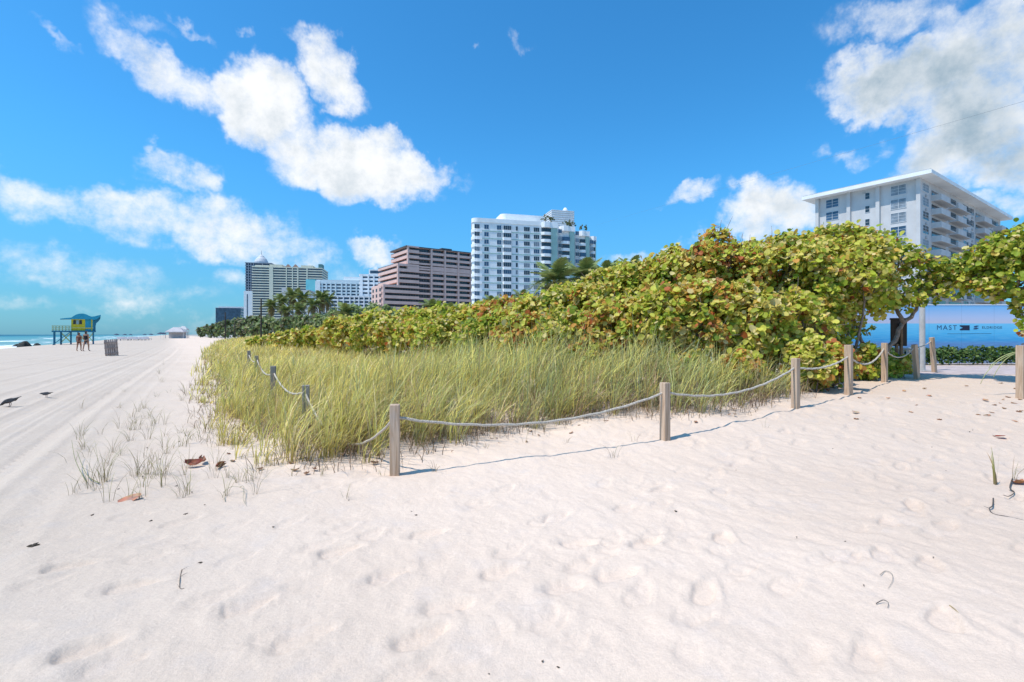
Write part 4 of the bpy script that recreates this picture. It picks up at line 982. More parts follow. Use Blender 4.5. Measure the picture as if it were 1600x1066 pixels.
    c = MB(); c.lathe([(1.1, tz), (1.1, tz + 1.2), (.5, tz + 2.2), (0, tz + 2.3)], 12, (t0 + (t1 - t0) * .75, 18)); b.part('roof_tank', c, M_WHITE2, smooth=True)
    for i, (px, y, s) in enumerate(((853, 3, 1.3), (885, 4, 1.1), (912, 6, 1.2), (862, 3.5, .9), (893, 4.5, 1.0))):
        x = b.x_at(px, y); p = b.o + b.X * x + b.Y * y; zt_ = b.z_at((344, 350, 358, 345, 352)[i], x, y) + RISE
        shrub('rooftop_shrub', p.x, p.y, zt_ - .6, zt_ + 1.3 * s, 1.5 * s, 1.3 * s, 'dark planting on the stepped roof terrace of the white tower', 700 + i, 26, leaf=.38, group='rooftop planting on the white tower', stems=2, lobes=6, m=M_SCRUB, cat='plant',
              pal=np.array([(.08, .11, .04), (.12, .15, .05), (.16, .14, .08)]), weights=[1, 1, .6])
    return b
middle_tower()

# --- pink stepped block
def pink_block():
    b = Bld('stepped_building', 'pink stepped residential building with dark balcony bands left of the white tower', 636, 259, .819, .574)
    fl = 2.9; W = b.x_at(737); D0 = b.y_at(611); zt = b.z_at(385.5)
    glass = M_GLASS; out = 1.5
    tiers = []
    x3 = b.x_at(598); x2 = b.x_at(620.5); z2 = b.z_at(414.5, x2); z3 = b.z_at(447.5, x3)
    d2 = b.y_at(591, x2); d3 = b.y_at(581.5, x3)
    for (xa, D, zl, zh) in ((0, D0, z2, zt), (x2, d2, z3, z2), (x3, d3, 0, z3)): tiers.append((xa, D, zl, zh))
    roof = MB(); roof.box(-.6, W + .3, -.6, D0 + .4, zt, zt + .5); b.part('roof', roof, M_ROOFD)
    pent = MB(); pxa, pxb = b.x_at(690, 8), b.x_at(706, 8); pent.box(pxa, pxb, 8, 14, zt + 2.2, zt + 2.9)
    for xx in (pxa + .3, pxb - .9):
        for yy in (8.2, 13.2): pent.box(xx, xx + .6, yy, yy + .6, zt + .5, zt + 2.2)
    b.part('roof_canopy', pent, M_ROOFD)
    zs = []
    z = zt
    for ti, (xa, D, zl, zh) in enumerate(tiers):
        core = MB(); core.box(xa + out, W - .5, out, D - 1, zl, zh); b.part('window_band', core, glass)
        n = max(1, int(round((zh - zl) / fl)))
        for k in range(n + (1 if ti == 0 else 0)):
            zz = zh - fl * k; up = 1.35 if k else (.55 if ti == 0 else 1.0)
            if zz < -1: break
            s = MB(); s.box(xa, W, .02 * ti, D, zz - .22, zz + .02)
            xm = max(xa + 1, b.x_at(654)); x4 = b.x_at(674)
            s.box(xa, xm, -.8, .2, zz - .22, zz + up) ; s.box(xm, x4, .0, .3, zz - .22, zz + up * .6); s.box(x4, W, -.25, .2, zz - .22, zz + up * .85)
            s.box(xa - .1, xa + .18, .2, D, zz - .22, zz + up); b.part('balcony', s, M_PINK)
            if k < n and ti < 2:
                rl = MB(); rl.box(xa - .05, xa, .3, D, zz + up, zz + up + .35); b.part('railing', rl, M_DARKF)
        if ti == 2:
            w3 = MB(); w3.box(xa - .4, xa + out + .1, 1.4, D, 0, zh + .5); b.part('wall', w3, M_PINK)
            sp = []
            for k in range(8):
                for yy in (2.6, D * .5, D * .82): sp.append((xa - .4, yy, zh - 2.3 - fl * k))
            put_windows(b, [q for q in sp if q[2] > 0], 1.9, 1.5, 2, 1, 'y', M_GLASS, M_DARKF)
    for px, y0 in ((674, -.55), (695, -.6), (716, -.6), (736, -.6)):
        x = b.x_at(px); p = MB(); p.box(x - .45, x + .45, y0, 1.6, 0, zt + .2); b.part('pier', p, M_PINK)
    for px, zl, zh, xx in ((636, z2, zt, 0), (620.5, z3, z2, x2), (598, 0, z3, x3)):
        p = MB(); p.box(xx + .05, xx + .9, -.75 + .02, .6, zl, zh); b.part('pier', p, M_PINK)
    # thin posts and green-grey glazing in the bands
    gz = MB(); xg = b.x_at(640)
    for i in range(26): x = x2 + 2 + i * 1.5; gz.box(x, x + .12, out - .06, out, 0, zt if x > 2 else z2)
    b.part('mullions', gz, mat('mullion_grey', (.22, .20, .19), .6))
pink_block()

# --- far row of hotels
def banded(name, label, px0, px1, d, top, dx, dy, py_rows, m, glass, D=30, band=.42, piers=(), base=1.0, left_px=None):
    b = Bld(name, label, px0, d, dx, dy, base); W = b.x_at(px1); zt = b.z_at(top); D = b.y_at(left_px) if left_px else D
    core = MB(); core.box(0, W, 0, D, 0, zt - .5); b.part('wall', core, glass)
    fl = py_rows / F * d
    s = MB(); s.box(-.8, W + .5, -.8, D + .5, 0, fl * band); me = s.mesh('balcony', m)
    for k in range(int(zt / fl) + 1):
        z = zt - fl * k
        if z < 0: break
        link('balcony', me, b.e, (0, 0, z - fl * band))
    for (pa, pb) in piers:
        xa, xb = b.x_at(pa), b.x_at(pb); p = MB(); p.box(xa, xb, -1.1, 1, 0, zt + .02); b.part('pier', p, m)
    return b, W, zt, D, fl
GL_FAR = mat('far_glass', (.05, .085, .13), .25, .3, .3, spec=.5)
def far_row():
    b, W, zt, D, fl = banded('hotel_tower', 'broad cream hotel slab with many floors left of the aqua hotel', 395, 503, 550, 416, .98, .2, 4.0, M_CREAM, GL_FAR, D=40, piers=((421, 427), (464.5, 466.5), (479, 481), (447, 448.5), (456.5, 458)))
    for (pa, pb, h) in ((421, 441, 2.6), (470, 489, 2.4), (398, 420, 1.5)):
        q = MB(); q.box(b.x_at(pa), b.x_at(pb), .5, 20, zt, zt + h); b.part('roof_block', q, M_CREAM)
    for p in (450, 461.5):
        xa = b.x_at(p); q = MB(); q.add([(xa - 3, -.5, zt), (xa + 3, -.5, zt), (xa, -.5, zt + 3.4), (xa - 3, 6, zt), (xa + 3, 6, zt), (xa, 6, zt + 3.4)], [(0, 1, 2), (5, 4, 3), (0, 2, 5, 3), (1, 4, 5, 2), (0, 3, 4, 1)]); b.part('gable', q, mat('salmon_tile', (.5, .3, .22), .8))
    q = MB(); q.box(b.x_at(497), b.x_at(503), 2, 14, zt, zt + 4.5); b.part('roof_tank', q, mat('tank_teal', (.10, .22, .23), .6))
    # dark blue tower with pale dome behind
    b, W, zt, D, fl = banded('domed_tower', 'slim dark blue tower with a pale stepped dome behind the cream hotel', 384, 424, 640, 410, .98, .2, 4.2, mat('slate_band', (.30, .33, .38), .7), mat('slate_glass', (.06, .075, .12), .25, .3, .3), D=34, band=.3, piers=((384, 385), (388, 389), (392, 393), (396, 397), (410, 411)))
    cx = b.x_at(404); mb = MB(); R_ = 8.2; k = 640 / F
    mb.lathe([(R_, zt), (R_ * 1.02, zt + 2.5), (R_ * .95, zt + 4), (R_ * .8, zt + 6.5), (R_ * .72, zt + 7), (R_ * .5, zt + 9), (R_ * .44, zt + 10), (R_ * .2, zt + 11.5), (.5, zt + 13), (.25, zt + 18), (0, zt + 18.2)], 20, (cx, 12)); b.part('dome', mb, mat('dome_pale', (.60, .60, .62), .6), smooth=False)
    w = MB(); w.box(-1.5, 9, -3, 10, 0, b.z_at(455)); b.part('white_wing', w, M_WHITE2)
    s = MB(); xs = b.x_at(387.5); s.box(xs - .5, xs + .6, -3.2, -2.9, 8, b.z_at(460)); b.part('slot_window', s, GL_FAR)
    # aqua hotel
    b, W, zt, D, fl = banded('aqua_hotel', 'white and aqua hotel with regular dark windows left of the pink building', 492, 590, 420, 441, .985, .17, 5.0, mat('aqua_white', (.66, .74, .76), .8), GL_FAR, D=26, band=.5,
                             piers=tuple((p, p + 2.2) for p in (492, 502.5, 509, 516, 523.5, 533, 540, 547, 556, 562, 570, 578)))
    e1 = MB(); e1.box(-7.0, .6, -1.4, 12, 0, b.z_at(437)); b.part('stair_tower', e1, M_TEAL)
    e2 = MB(); e2.box(.6, 4.6, -1.6, 4, 0, b.z_at(439.5)); b.part('end_wall', e2, M_WHITE2)
    pr = MB(); pr.box(b.x_at(494), W, -.6, 24, zt, zt + 2.2); b.part('parapet', pr, mat('aqua_white', (.66, .74, .76)))
    pr = MB(); pr.box(b.x_at(536), W, 3, 20, zt + 2.2, zt + 5.4); b.part('roof_block', pr, M_WHITE2)
    # lower podium
    b, W, zt, D, fl = banded('hotel_podium', 'lower white hotel wing with blue windows in front of the aqua hotel', 510, 590, 330, 462, .985, .17, 5.6, M_WHITE2, GL_FAR, D=20, band=.42, piers=tuple((p, p + 1.8) for p in (515.5, 527, 536, 546, 553, 560, 568, 576)))
    sw = MB(); sw.box(-.3, 4.8, -.3, 6, 0, zt - 2 * fl); b.part('corner_glass', sw, M_GLASSB)
    # white block with penthouse left of pink
    b, W, zt, D, fl = banded('white_block', 'white apartment block with a raised penthouse directly behind the pink building', 563, 610, 360, 428.5, .985, .17, 6.2, M_WHITE2, GL_FAR, D=20, band=.55, piers=((563, 567), (574.5, 577), (583, 585.5), (592, 594)))
    q = MB(); q.box(b.x_at(576), W, 1, 16, zt, b.z_at(420.5)); b.part('penthouse', q, M_WHITE2); g = MB(); g.box(b.x_at(578), b.x_at(596), .9, 1, zt + .8, zt + 2.9); b.part('penthouse_window', g, GL_FAR)
    # small white house among the palms
    b = Bld('white_house', 'small white building with stepped parapet partly hidden by the left palms', 441, 300, .985, .17, 1.0); W = b.x_at(484); zt = b.z_at(452)
    m = MB(); m.box(0, W, 0, 14, 0, zt - .8); b.part('wall', m, M_WHITE2); m = MB(); m.box(-.3, b.x_at(448), -.3, 14.3, 0, zt + .9); b.part('end_wall', m, M_WHITE); m = MB(); m.box(b.x_at(448), W, -.3, 14.3, zt - 1.6, zt - .2); b.part('parapet', m, M_WHITE)
    put_windows(b, [(b.x_at(452 + 5 * i), 0, zt - 5 - 3.4 * k) for i in range(6) for k in range(4)], 1.3, 1.6, 2, 1, 'x', GL_FAR)
    # lowest, farthest
    b, W, zt, D, fl = banded('grey_hotel', 'low grey hotel with dense windows at the far left end of the skyline', 343, 381, 700, 481.5, .98, .2, 4.4, mat('grey_hotel', (.56, .58, .60), .8), GL_FAR, D=30, band=.38, piers=tuple((p, p + .9) for p in (343, 346.5, 350, 353.5, 357, 360.5, 364, 367.5, 371, 374.5)), left_px=337)
    q = MB(); q.box(-.9, W, -.9, 20, zt, zt + 2.2); b.part('parapet', q, mat('grey_hotel', (.5, .5, .5)))
far_row()

# ------------------------------------------------------------------ palms and far greenery
M_FROND = mat('palm_frond', attr=True, rough=.5, spec=.35, trans=.2)
M_PTRUNK = mat('palm_trunk', (.26, .215, .17), .9, .25, 5, .6, 14)
def frond_mesh(L, droop, seed, dry=False):
    g = random.Random(seed); n = 26; V = []; Fc = []; Cs = []
    pts = [Vector((L * (t - .12 * droop * t * t), 0, L * (.42 * t - (.34 + .50 * droop) * t * t))) for t in [i / n for i in range(n + 1)]]
    base = (.34, .26, .12) if dry else (.26, .31, .10)
    def quad(a, b, w, c):
        d = (b - a).normalized(); u = d.cross(Vector((0, 0, 1))); u = u.normalized() * w if u.length > 1e-4 else Vector((w, 0, 0)); k = len(V)
        V.extend([a - u, a + u, a.lerp(b, .5) + u * .9, b, a.lerp(b, .5) - u * .9]); Fc.append((k, k + 1, k + 2, k + 3, k + 4)); Cs.extend([c] * 5)
    for i in range(n):
        k = len(V); w = .035 * (1 - .8 * i / n)
        V.extend([pts[i] + Vector((0, w, 0)), pts[i] - Vector((0, w, 0)), pts[i + 1] - Vector((0, w, 0)), pts[i + 1] + Vector((0, w, 0))]); Fc.append((k, k + 1, k + 2, k + 3)); Cs.extend([(.42, .38, .14)] * 4)
    for i in range(4, n + 1):
        t = i / n; ln = L * .34 * math.sin(math.pi * (.12 + .83 * t)) + .08
        for s in (-1, 1):
            f = .45 + .5 * t; d = Vector((f, s * 1.0, -.15 - .55 * g.random() * (1 if dry else .7))).normalized(); j = g.uniform(.75, 1.25)
            quad(pts[i], pts[i] + d * ln * g.uniform(.85, 1.1), .022 * L ** .5 + .012, (base[0] * j, base[1] * j, base[2] * j))
    st = []; lo = [];
    for f in Fc: st.append(len(lo)); lo += f
    return np_mesh('frond', np.array([tuple(v) for v in V]), lo, st, M_FROND, np.array(Cs), smooth=False)
FRONDS = [frond_mesh(1.0, d, i) for i, d in enumerate((.25, .6, 1.0, 1.35))] + [frond_mesh(1.0, 1.7, 9, True)]
def palm(px, py, d, rpx, label, seed, n=17, lean=0.0, group=None, ground=None, dry=3):
    c = at(px, py, d); zb = h1(c.x, c.y) if ground is None else ground; r = rpx / F * d * (1.25 if d < 70 else 1.05); rr = random.Random(seed)
    e = empty('palm_tree', (c.x, c.y, zb), label, 'palm', group=group); h = max(.4, c.z - zb)
    mb = MB(); P = [Vector((-lean * (1 - t) ** 2, 0, h * t - .1)) for t in (0, .25, .5, .75, 1)]; w = .12 if h > 2 else .09
    mb.tube(P, [w * 1.5, w * 1.1, w, w * .9, w * 1.0], 9); mb.build('trunk', M_PTRUNK, e, smooth=True)
    for i in range(n + dry):
        isdry = i >= n; k = 4 if isdry else min(3, int(4 * (i / n)))
        o = link('frond', FRONDS[k], e, (0, 0, h - .05)); o.scale = (r * rr.uniform(.85, 1.12),) * 3
        o.rotation_euler = (rr.uniform(-.15, .15), (-.95 + 1.15 * i / n) if not isdry else rr.uniform(.45, .9), i * 2.4 + rr.uniform(-.25, .25))
    return e
GP = 'coconut palms in front of the far hotels'
for i, (px, py, d, r, lab) in enumerate([
    (424, 478, 120, 15, 'leftmost palm of the dark cluster before the cream hotel'), (441, 472, 125, 16, 'second palm from the left in the dark cluster before the cream hotel'),
    (457, 464, 118, 17, 'tall palm directly before the small white building'), (474, 466, 112, 17, 'palm just left of the aqua stair tower in the dark cluster'),
    (489, 477, 105, 17, 'low bushy brownish palm under the aqua stair tower'), (501, 467, 108, 18, 'palm before the left end of the aqua hotel'), (512, 470, 115, 16, 'rightmost palm of the dark cluster, before the hotel podium'),
    (447, 486, 105, 14, 'low palm at the foot of the second and third palms of the dark cluster'), (466, 484, 100, 15, 'low ragged palm at the foot of the middle of the dark cluster')]):
    palm(px, py, d, r, lab, 40 + i, group=GP, lean=(.8 if i % 2 else -.6), ground=1.2, dry=5)
palm(866, 441, 34, 36, 'larger palm rising over the shrubs before the right half of the white tower', 60, n=15, group='palms behind the shrub bank')
palm(912, 437, 37, 36, 'palm right of the larger palm, before the green bays of the white tower', 61, n=15, group='palms behind the shrub bank')
palm(946, 430, 40, 25, 'palm against open sky just right of the white tower', 62, n=18, group='palms behind the shrub bank')
palm(985, 420, 40, 22, 'palm crown half sunk in the shrub skyline right of the white tower', 66, n=16, group='palms behind the shrub bank')
palm(769, 473, 50, 15, 'small palm top before the lower left of the white tower', 63, n=14, group='palms behind the shrub bank')
palm(815, 466, 52, 15, 'small palm top before the lower middle of the white tower', 64, n=14, group='palms behind the shrub bank')
palm(674, 482, 48, 18, 'small palm before the lower middle of the pink building', 65, n=16, group='palms behind the shrub bank')
palm(706, 486, 46, 15, 'small palm before the lower right of the pink building', 67, n=14, group='palms behind the shrub bank')
palm(540, 489, 60, 18, 'low palm among the scrub before the hotel podium', 68, n=14, group='palms behind the shrub bank')
SCR = np.array([(.18, .25, .09), (.26, .33, .11), (.34, .36, .16), (.15, .19, .10), (.32, .27, .18)])
GS = 'scrub trees on the far dune'
for i, (px, d, top, w, n, lf, wts, lab) in enumerate([
    (328, 230, 511, 14, 150, .9, [1, .5, .3, 2, 1], 'farthest low dark scrub tree at the left end of the tree line'),
    (345, 200, 506, 16, 190, .8, [1, .5, .3, 2, 1], 'dark scrub tree below the low grey hotel'),
    (366, 170, 501, 17, 220, .7, [1, .6, .3, 2, .8], 'dark scrub tree between the low grey hotel and the domed tower'),
    (388, 150, 497, 16, 240, .6, [1, .7, .5, 1.5, 1.5], 'brownish scrub tree below the white wing of the domed tower'),
    (408, 125, 496, 18, 260, .55, [1.5, 1, .8, 1, 1], 'scrub tree behind the tall dark pole'),
    (432, 100, 499, 22, 300, .45, [2, 2, 1, .6, .3], 'green scrub tree right of the tall dark pole'),
    (462, 88, 496, 26, 340, .40, [2, 2, 1.5, .5, .5], 'green scrub below the middle of the palm cluster'),
    (496, 76, 494, 30, 380, .36, [1.5, 2, 1.5, .5, 1], 'green scrub below the right half of the palm cluster'),
    (530, 70, 486, 28, 380, .34, [1, 2.5, 2, .3, .3], 'pale green scrub left of the low palm before the hotel podium'),
    (566, 64, 474, 28, 420, .32, [1, 3, 1.5, .3, .1], 'bright green rounded tree before the right end of the hotel podium'),
    (596, 60, 479, 26, 360, .30, [1, 3, 1.5, .3, .1], 'bright green tree at the lower left corner of the pink building'),
    (640, 55, 484, 34, 380, .28, [1, 2, 2, .4, .6], 'scrub filling the gap below the pink corner'),
    (730, 48, 478, 34, 380, .25, [1, 2, 2, .4, 1.2], 'brownish green scrub between the pink building and the white tower'),
    (840, 44, 470, 36, 380, .23, [1, 2, 2, .4, .8], 'scrub behind the bank at the foot of the white tower'),
    (930, 42, 452, 30, 320, .22, [1, 2, 2, .4, .6], 'scrub behind the bank under the palm against open sky')]):
    shrub_px(px, d, top, w * 1.25, lab, 300 + i, n, name='scrub_tree', leaf=lf, weights=wts, group=GS, m=M_SCRUB, pal=SCR, lobes=14, stems=4, cat='tree', depth_r=w / F * d)
for i, (px, py, top, d, w, lab) in enumerate([(408, 519, 466, 62, .17, 'tallest dark wooden pole standing in the far dune grass'), (352, 517, 488, 95, .18, 'second tallest dark pole, far left of the tallest one'), (367, 518, 503, 95, .15, 'short dark pole between the two taller poles')]):
    c = at(px, py, d); z = h1(c.x, c.y); h = at(px, top, d).z - z; mb = MB(); mb.lathe([(w * .62, -.3), (w * .55, h * .5), (w * .5, h - .04), (w * .3, h), (0, h)], 10)
    o = mb.build('wooden_pole', mat('dark_pole', (.045, .037, .032), .9, .3, 3), None, smooth=True, loc=(c.x, c.y, z)); prop(o, lab, 'pole', 'dark poles on the far dune')

# ------------------------------------------------------------------ lifeguard tower
def lifeguard_tower():
    d = 74; u = d / F; c = at(126, 537.5, d); z0 = h1(c.x, d); e = empty('lifeguard_tower', (c.x, d, z0), 'yellow and turquoise lifeguard tower on stilts with a curved roof by the sea', 'lifeguard tower', rz=.72); e.scale = (.75, .75, .98)
    Y = mat('tower_yellow', (.66, .55, .03), .6, .1, 2); T_ = mat('tower_turquoise', (.02, .33, .47), .5, .08, 2); TD = mat('tower_deep_blue', (.012, .17, .27), .5); K = mat('tower_dark', (.03, .04, .05), .4)
    X = lambda px: (px - 126) * u; Z = lambda py: (537.5 - py) * u
    f0, f1 = Z(518.2), Z(516)
    b = MB(); b.box(X(82.5), X(150), -2.0, 2.0, f0, f1); b.build('deck', TD, e)
    for px in (86, 96, 111, 122, 134, 146):
        for y in (-1.7, 1.7): q = MB(); q.box(X(px) - .11, X(px) + .11, y - .11, y + .11, -.3, f0 - .003); q.build('leg', TD, e)
    for a, b_ in ((96, 111), (122, 134), (134, 146)):
        for y in (-1.7, 1.7): br = MB(); br.bar((X(a), y, .3), (X(b_), y, f0 - .1), .08); br.bar((X(a), y, f0 - .1), (X(b_), y, .3), .08); br.build('brace', Y, e)
    w = MB(); w.box(X(111.5), X(133), -1.5, 1.5, f1, Z(497)); w.build('cabin', Y, e)
    w2 = MB(); w2.box(X(133), X(146), -1.45, 1.45, f1, Z(497)); w2.build('rear_wall', T_, e)
    fr = MB(); fr.box(X(142.5), X(144.5), -1.53, -1.46, f1, Z(497)); fr.box(X(133), X(144), -1.53, -1.46, Z(513), Z(511.6)); fr.build('yellow_trim', Y, e)
    for (a, b_) in ((114.5, 118.5), (119.3, 123.2), (124, 128)):
        q = MB(); q.box(X(a), X(b_), -1.56, -1.5, Z(506), Z(499.5)); o = q.build('window', K if a != 119.3 else mat('tower_pane', (.28, .40, .45), .25), e)
        s = MB(); s.box(X(a) - .05, X(b_) + .05, -1.62, -1.5, Z(506) - .08, Z(506)); s.build('sill', Y, o)
    # curved roof: dome arc running into an upswept fin
    r = MB(); top = [(95, 497.6), (104, 496.4), (112, 495.6), (114.5, 493.6), (119, 490.8), (124, 489.3), (130, 489.0), (135, 490.2), (139, 492.3), (143, 493.6), (148, 493.0), (152, 491.8), (157.5, 490.4)]
    bot = [(95, 498.6), (104, 498.2), (112, 498.0), (114.5, 498.0), (119, 498), (124, 498), (130, 498), (135, 498), (139, 498), (143, 498), (147, 499), (152, 497.4), (157.8, 492.4)]
    vs = []; fs = []
    for y in (-2.1, 2.1):
        for p in top: vs.append((X(p[0]), y, Z(p[1])))
        for p in bot: vs.append((X(p[0]), y, Z(p[1])))
    n = len(top)
    for s in (0, 1):
        o_ = s * 2 * n
        for i in range(n - 1):
            q = (o_ + i, o_ + i + 1, o_ + n + i + 1, o_ + n + i); fs.append(q if s else tuple(reversed(q)))
    for i in range(n - 1): fs.append((i, i + 1, 2 * n + i + 1, 2 * n + i)); fs.append((3 * n + i, 3 * n + i + 1, n + i + 1, n + i))
    fs.append((n - 1, 2 * n - 1, 4 * n - 1, 3 * n - 1)); fs.append((0, 2 * n, 3 * n, n)); r.add(vs, fs); r.build('roof', T_, e)
    fin = MB(); P = [(146, 497.9), (151.5, 497.2), (157.6, 492.5), (157, 497), (154, 501), (150.5, 504), (149.6, 509), (149.6, 518), (146, 518)]
    vs = [(X(a), y, Z(b_)) for y in (-1.4, 1.4) for a, b_ in P]; n = len(P); fin.add(vs, [tuple(range(n)), tuple(reversed(range(n, 2 * n)))] + [(i, n + i, n + (i + 1) % n, (i + 1) % n) for i in range(n)]); fin.build('tail_fin', TD, e)
    rl = MB()
    for y in (-1.95, 1.95):
        for px in (83.5, 88, 93, 98, 103, 108): rl.bar((X(px), y, f1), (X(px), y, Z(508.5)), .08)
        for zz in (Z(508.6), Z(511.4), Z(513.8)): rl.bar((X(82.8), y, zz), (X(111.4), y, zz), .07)
    for zz in (Z(508.6), Z(511.4), Z(513.8)): rl.bar((X(83), -1.95, zz), (X(83), 1.95, zz), .07)
    rl.bar((X(112), -2, Z(511.5)), (X(146), -2, Z(511.5)), .07)
    rl.build('railing', mat('tower_rail', (.50, .55, .30), .6), e)
    rp = MB(); rp.add([(X(112), -2.0, f1 - .02), (X(112), -3.0, f1 - .02), (X(84), -3.0, .02), (X(84), -2.0, .02), (X(112), -2.0, f1 - .14), (X(112), -3.0, f1 - .14), (X(84), -3.0, -.1), (X(84), -2.0, -.1)], [(0, 3, 2, 1), (4, 5, 6, 7), (0, 1, 5, 4), (1, 2, 6, 5), (2, 3, 7, 6), (3, 0, 4, 7)]); rp.build('ramp', TD, e)
lifeguard_tower()

# ------------------------------------------------------------------ people (walking away along the beach)
def skin_obj(name, verts, edges, m, parent, loc=(0, 0, 0), sub=1, root=0):
    me = bpy.data.meshes.new(name); me.from_pydata([v[:3] for v in verts], edges, []); me.materials.append(m)
    o = link(name, me, parent, loc); o.modifiers.new('skin', 'SKIN'); me.skin_vertices.new() if not me.skin_vertices else None
    for i, v in enumerate(verts):
        r = v[3] if isinstance(v[3], tuple) else (v[3], v[3]); sv_ = me.skin_vertices[0].data[i]; sv_.radius = r; sv_.use_root = (i == root)
    s = o.modifiers.new('subdivision', 'SUBSURF'); s.levels = sub; s.render_levels = sub + 1
    for p in me.polygons: p.use_smooth = True
    return o
def person(px, py, d, hgt, label, skin, cloth, hair, stride, yaw, top_kind):
    c = at(px, py, d); z0 = h1(c.x, c.y); e = empty('person', (c.x, d, z0), label, 'person', rz=yaw); k = hgt / 1.75
    V = [(0, 0, .95, (.15, .11))]; E = []
    def add(x, y, z, r, p): V.append((x * k, y * k, z * k, (r[0] * k, r[1] * k) if isinstance(r, tuple) else r * k)); E.append((p, len(V) - 1)); return len(V) - 1
    V[0] = (0, 0, .95 * k, (.15 * k, .11 * k))
    w = add(0, .0, 1.12, (.125, .09), 0); ch = add(0, .0, 1.30, (.155, .105), w); sh = add(0, 0, 1.43, (.11, .075), ch); nk = add(0, .01, 1.52, .052, sh); hd = add(0, .015, 1.62, (.078, .092), nk); tp = add(0, .01, 1.71, (.068, .08), hd)
    nose = add(0, .115, 1.615, .014, hd)
    for s in (-1, 1):
        add(s * .083, .0, 1.62, .014, hd)
        hp = add(s * .09, 0, .88, (.085, .09), 0); kn = add(s * .10, stride * s * .16 + .02, .50, .058, hp); an = add(s * .10, stride * s * .24 - .03, .09, .037, kn); add(s * .11, stride * s * .24 + .13, .035, (.042, .028), an)
        shd = add(s * .175, 0, 1.40, .055, sh); el = add(s * .235, -stride * s * .08 - .02, 1.12, .038, shd); wr = add(s * .245, -stride * s * .16 + .06, .89, .027, el); pm = add(s * .245, -stride * s * .17 + .08, .82, (.022, .034), wr)
        for f, ln in ((-.024, .062), (-.009, .075), (.007, .078), (.022, .066)):
            a = add(s * .243, -stride * s * .17 + .085 + f, .82 - ln * .9, .0085, pm)
            add(s * .236, -stride * s * .17 + .09 + f, .82 - ln * 1.45, .0075, a)
        add(s * .235, -stride * s * .17 + .13, .80, .009, pm)
    body = skin_obj('body', V, E, mat('skin_%.2f' % hgt, skin, .6), e)
    fm = MB()
    for s in (-1, 1): fm.lathe([(0, 1.632 * k), (.010 * k, 1.637 * k), (0, 1.642 * k)], 8, (s * .03 * k, .103 * k))
    fm.box(-.02 * k, .02 * k, .094 * k, .103 * k, 1.574 * k, 1.582 * k); fm.build('face', mat('eye_dark', (.05, .03, .03), .5), e)
    hv = [(0, -.005 * k, 1.70 * k, (.088 * k, .10 * k)), (0, -.05 * k, 1.62 * k, (.08 * k, .05 * k)), (0, -.075 * k, 1.48 * k, (.055 * k, .03 * k))]; skin_obj('hair', hv, [(0, 1), (1, 2)], mat('hair_%.2f' % hgt, hair, .7), e)
    mc = mat('cloth_%.2f' % hgt, cloth, .85, .15, 20)
    tv = [(0, 0, .93 * k, (.172 * k, .135 * k)), (0, 0, 1.08 * k, (.142 * k, .108 * k)), (0, 0, 1.28 * k, (.172 * k, .12 * k)), (0, 0, 1.37 * k, (.15 * k, .10 * k))]; skin_obj('swimwear' if top_kind else 'shirt', tv, [(0, 1), (1, 2), (2, 3)], mc, e)
    sv_ = [(0, 0, .92 * k, (.165 * k, .125 * k)), (-.092 * k, -stride * .03 * k, .80 * k, (.105 * k, .11 * k)), (.092 * k, stride * .03 * k, .80 * k, (.105 * k, .11 * k))]
    skin_obj('shorts', sv_, [(0, 1), (0, 2)], mc, e)
    return e
person(123.5, 547.5, 43, 1.66, 'person in brown beachwear walking left of another person in black near the tower', (.36, .17, .10), (.16, .055, .04), (.10, .05, .03), .5, .25, 1)
person(134.5, 547.5, 43, 1.80, 'person in black top and shorts with bare legs walking toward the lifeguard tower', (.36, .20, .14), (.015, .015, .02), (.035, .025, .02), .8, .15, 0)

# ------------------------------------------------------------------ slatted bin on the beach, birds
def beach_bin():
    x, y, z = hit(175, 556); e = empty('beach_bin', (x, y, z), 'weathered slatted wooden beach bin leaning slightly, alone on the flat sand', 'bin', rz=.4); e.rotation_euler = (.0, -.07, .68)
    m = mat('bin_wood', (.46, .36, .31), .9, .25, 5); w = .31; h = 1.12
    i = MB(); i.lathe([(.02, .05), (.24, .05), (.25, .85), (.23, .85)], 14); i.build('liner', mat('bin_inner', (.10, .08, .075), .8), e)
    s = MB()
    for a in range(4):
        for q in range(5):
            t = -w + .09 + (2 * w - .18) * q / 4; ca, sa = math.cos(a * math.pi / 2), math.sin(a * math.pi / 2)
            p = lambda u, v: (u * ca - v * sa, u * sa + v * ca)
            A0 = p(t, -w); s.bar((A0[0], A0[1], -.05), (A0[0], A0[1], h), .085, .03)
    s.build('slats', m, e); b = MB()
    for zz in (.18, .55, .92):
        for a in range(4):
            ca, sa = math.cos(a * math.pi / 2), math.sin(a * math.pi / 2); p = lambda u, v: (u * ca - v * sa, u * sa + v * ca, zz); b.bar(p(-w - .04, -w - .035), p(w + .02, -w - .035), .04, .09)
    b.build('rail', mat('bin_rail', (.36, .27, .23), .9, .2, 5), e)
beach_bin()
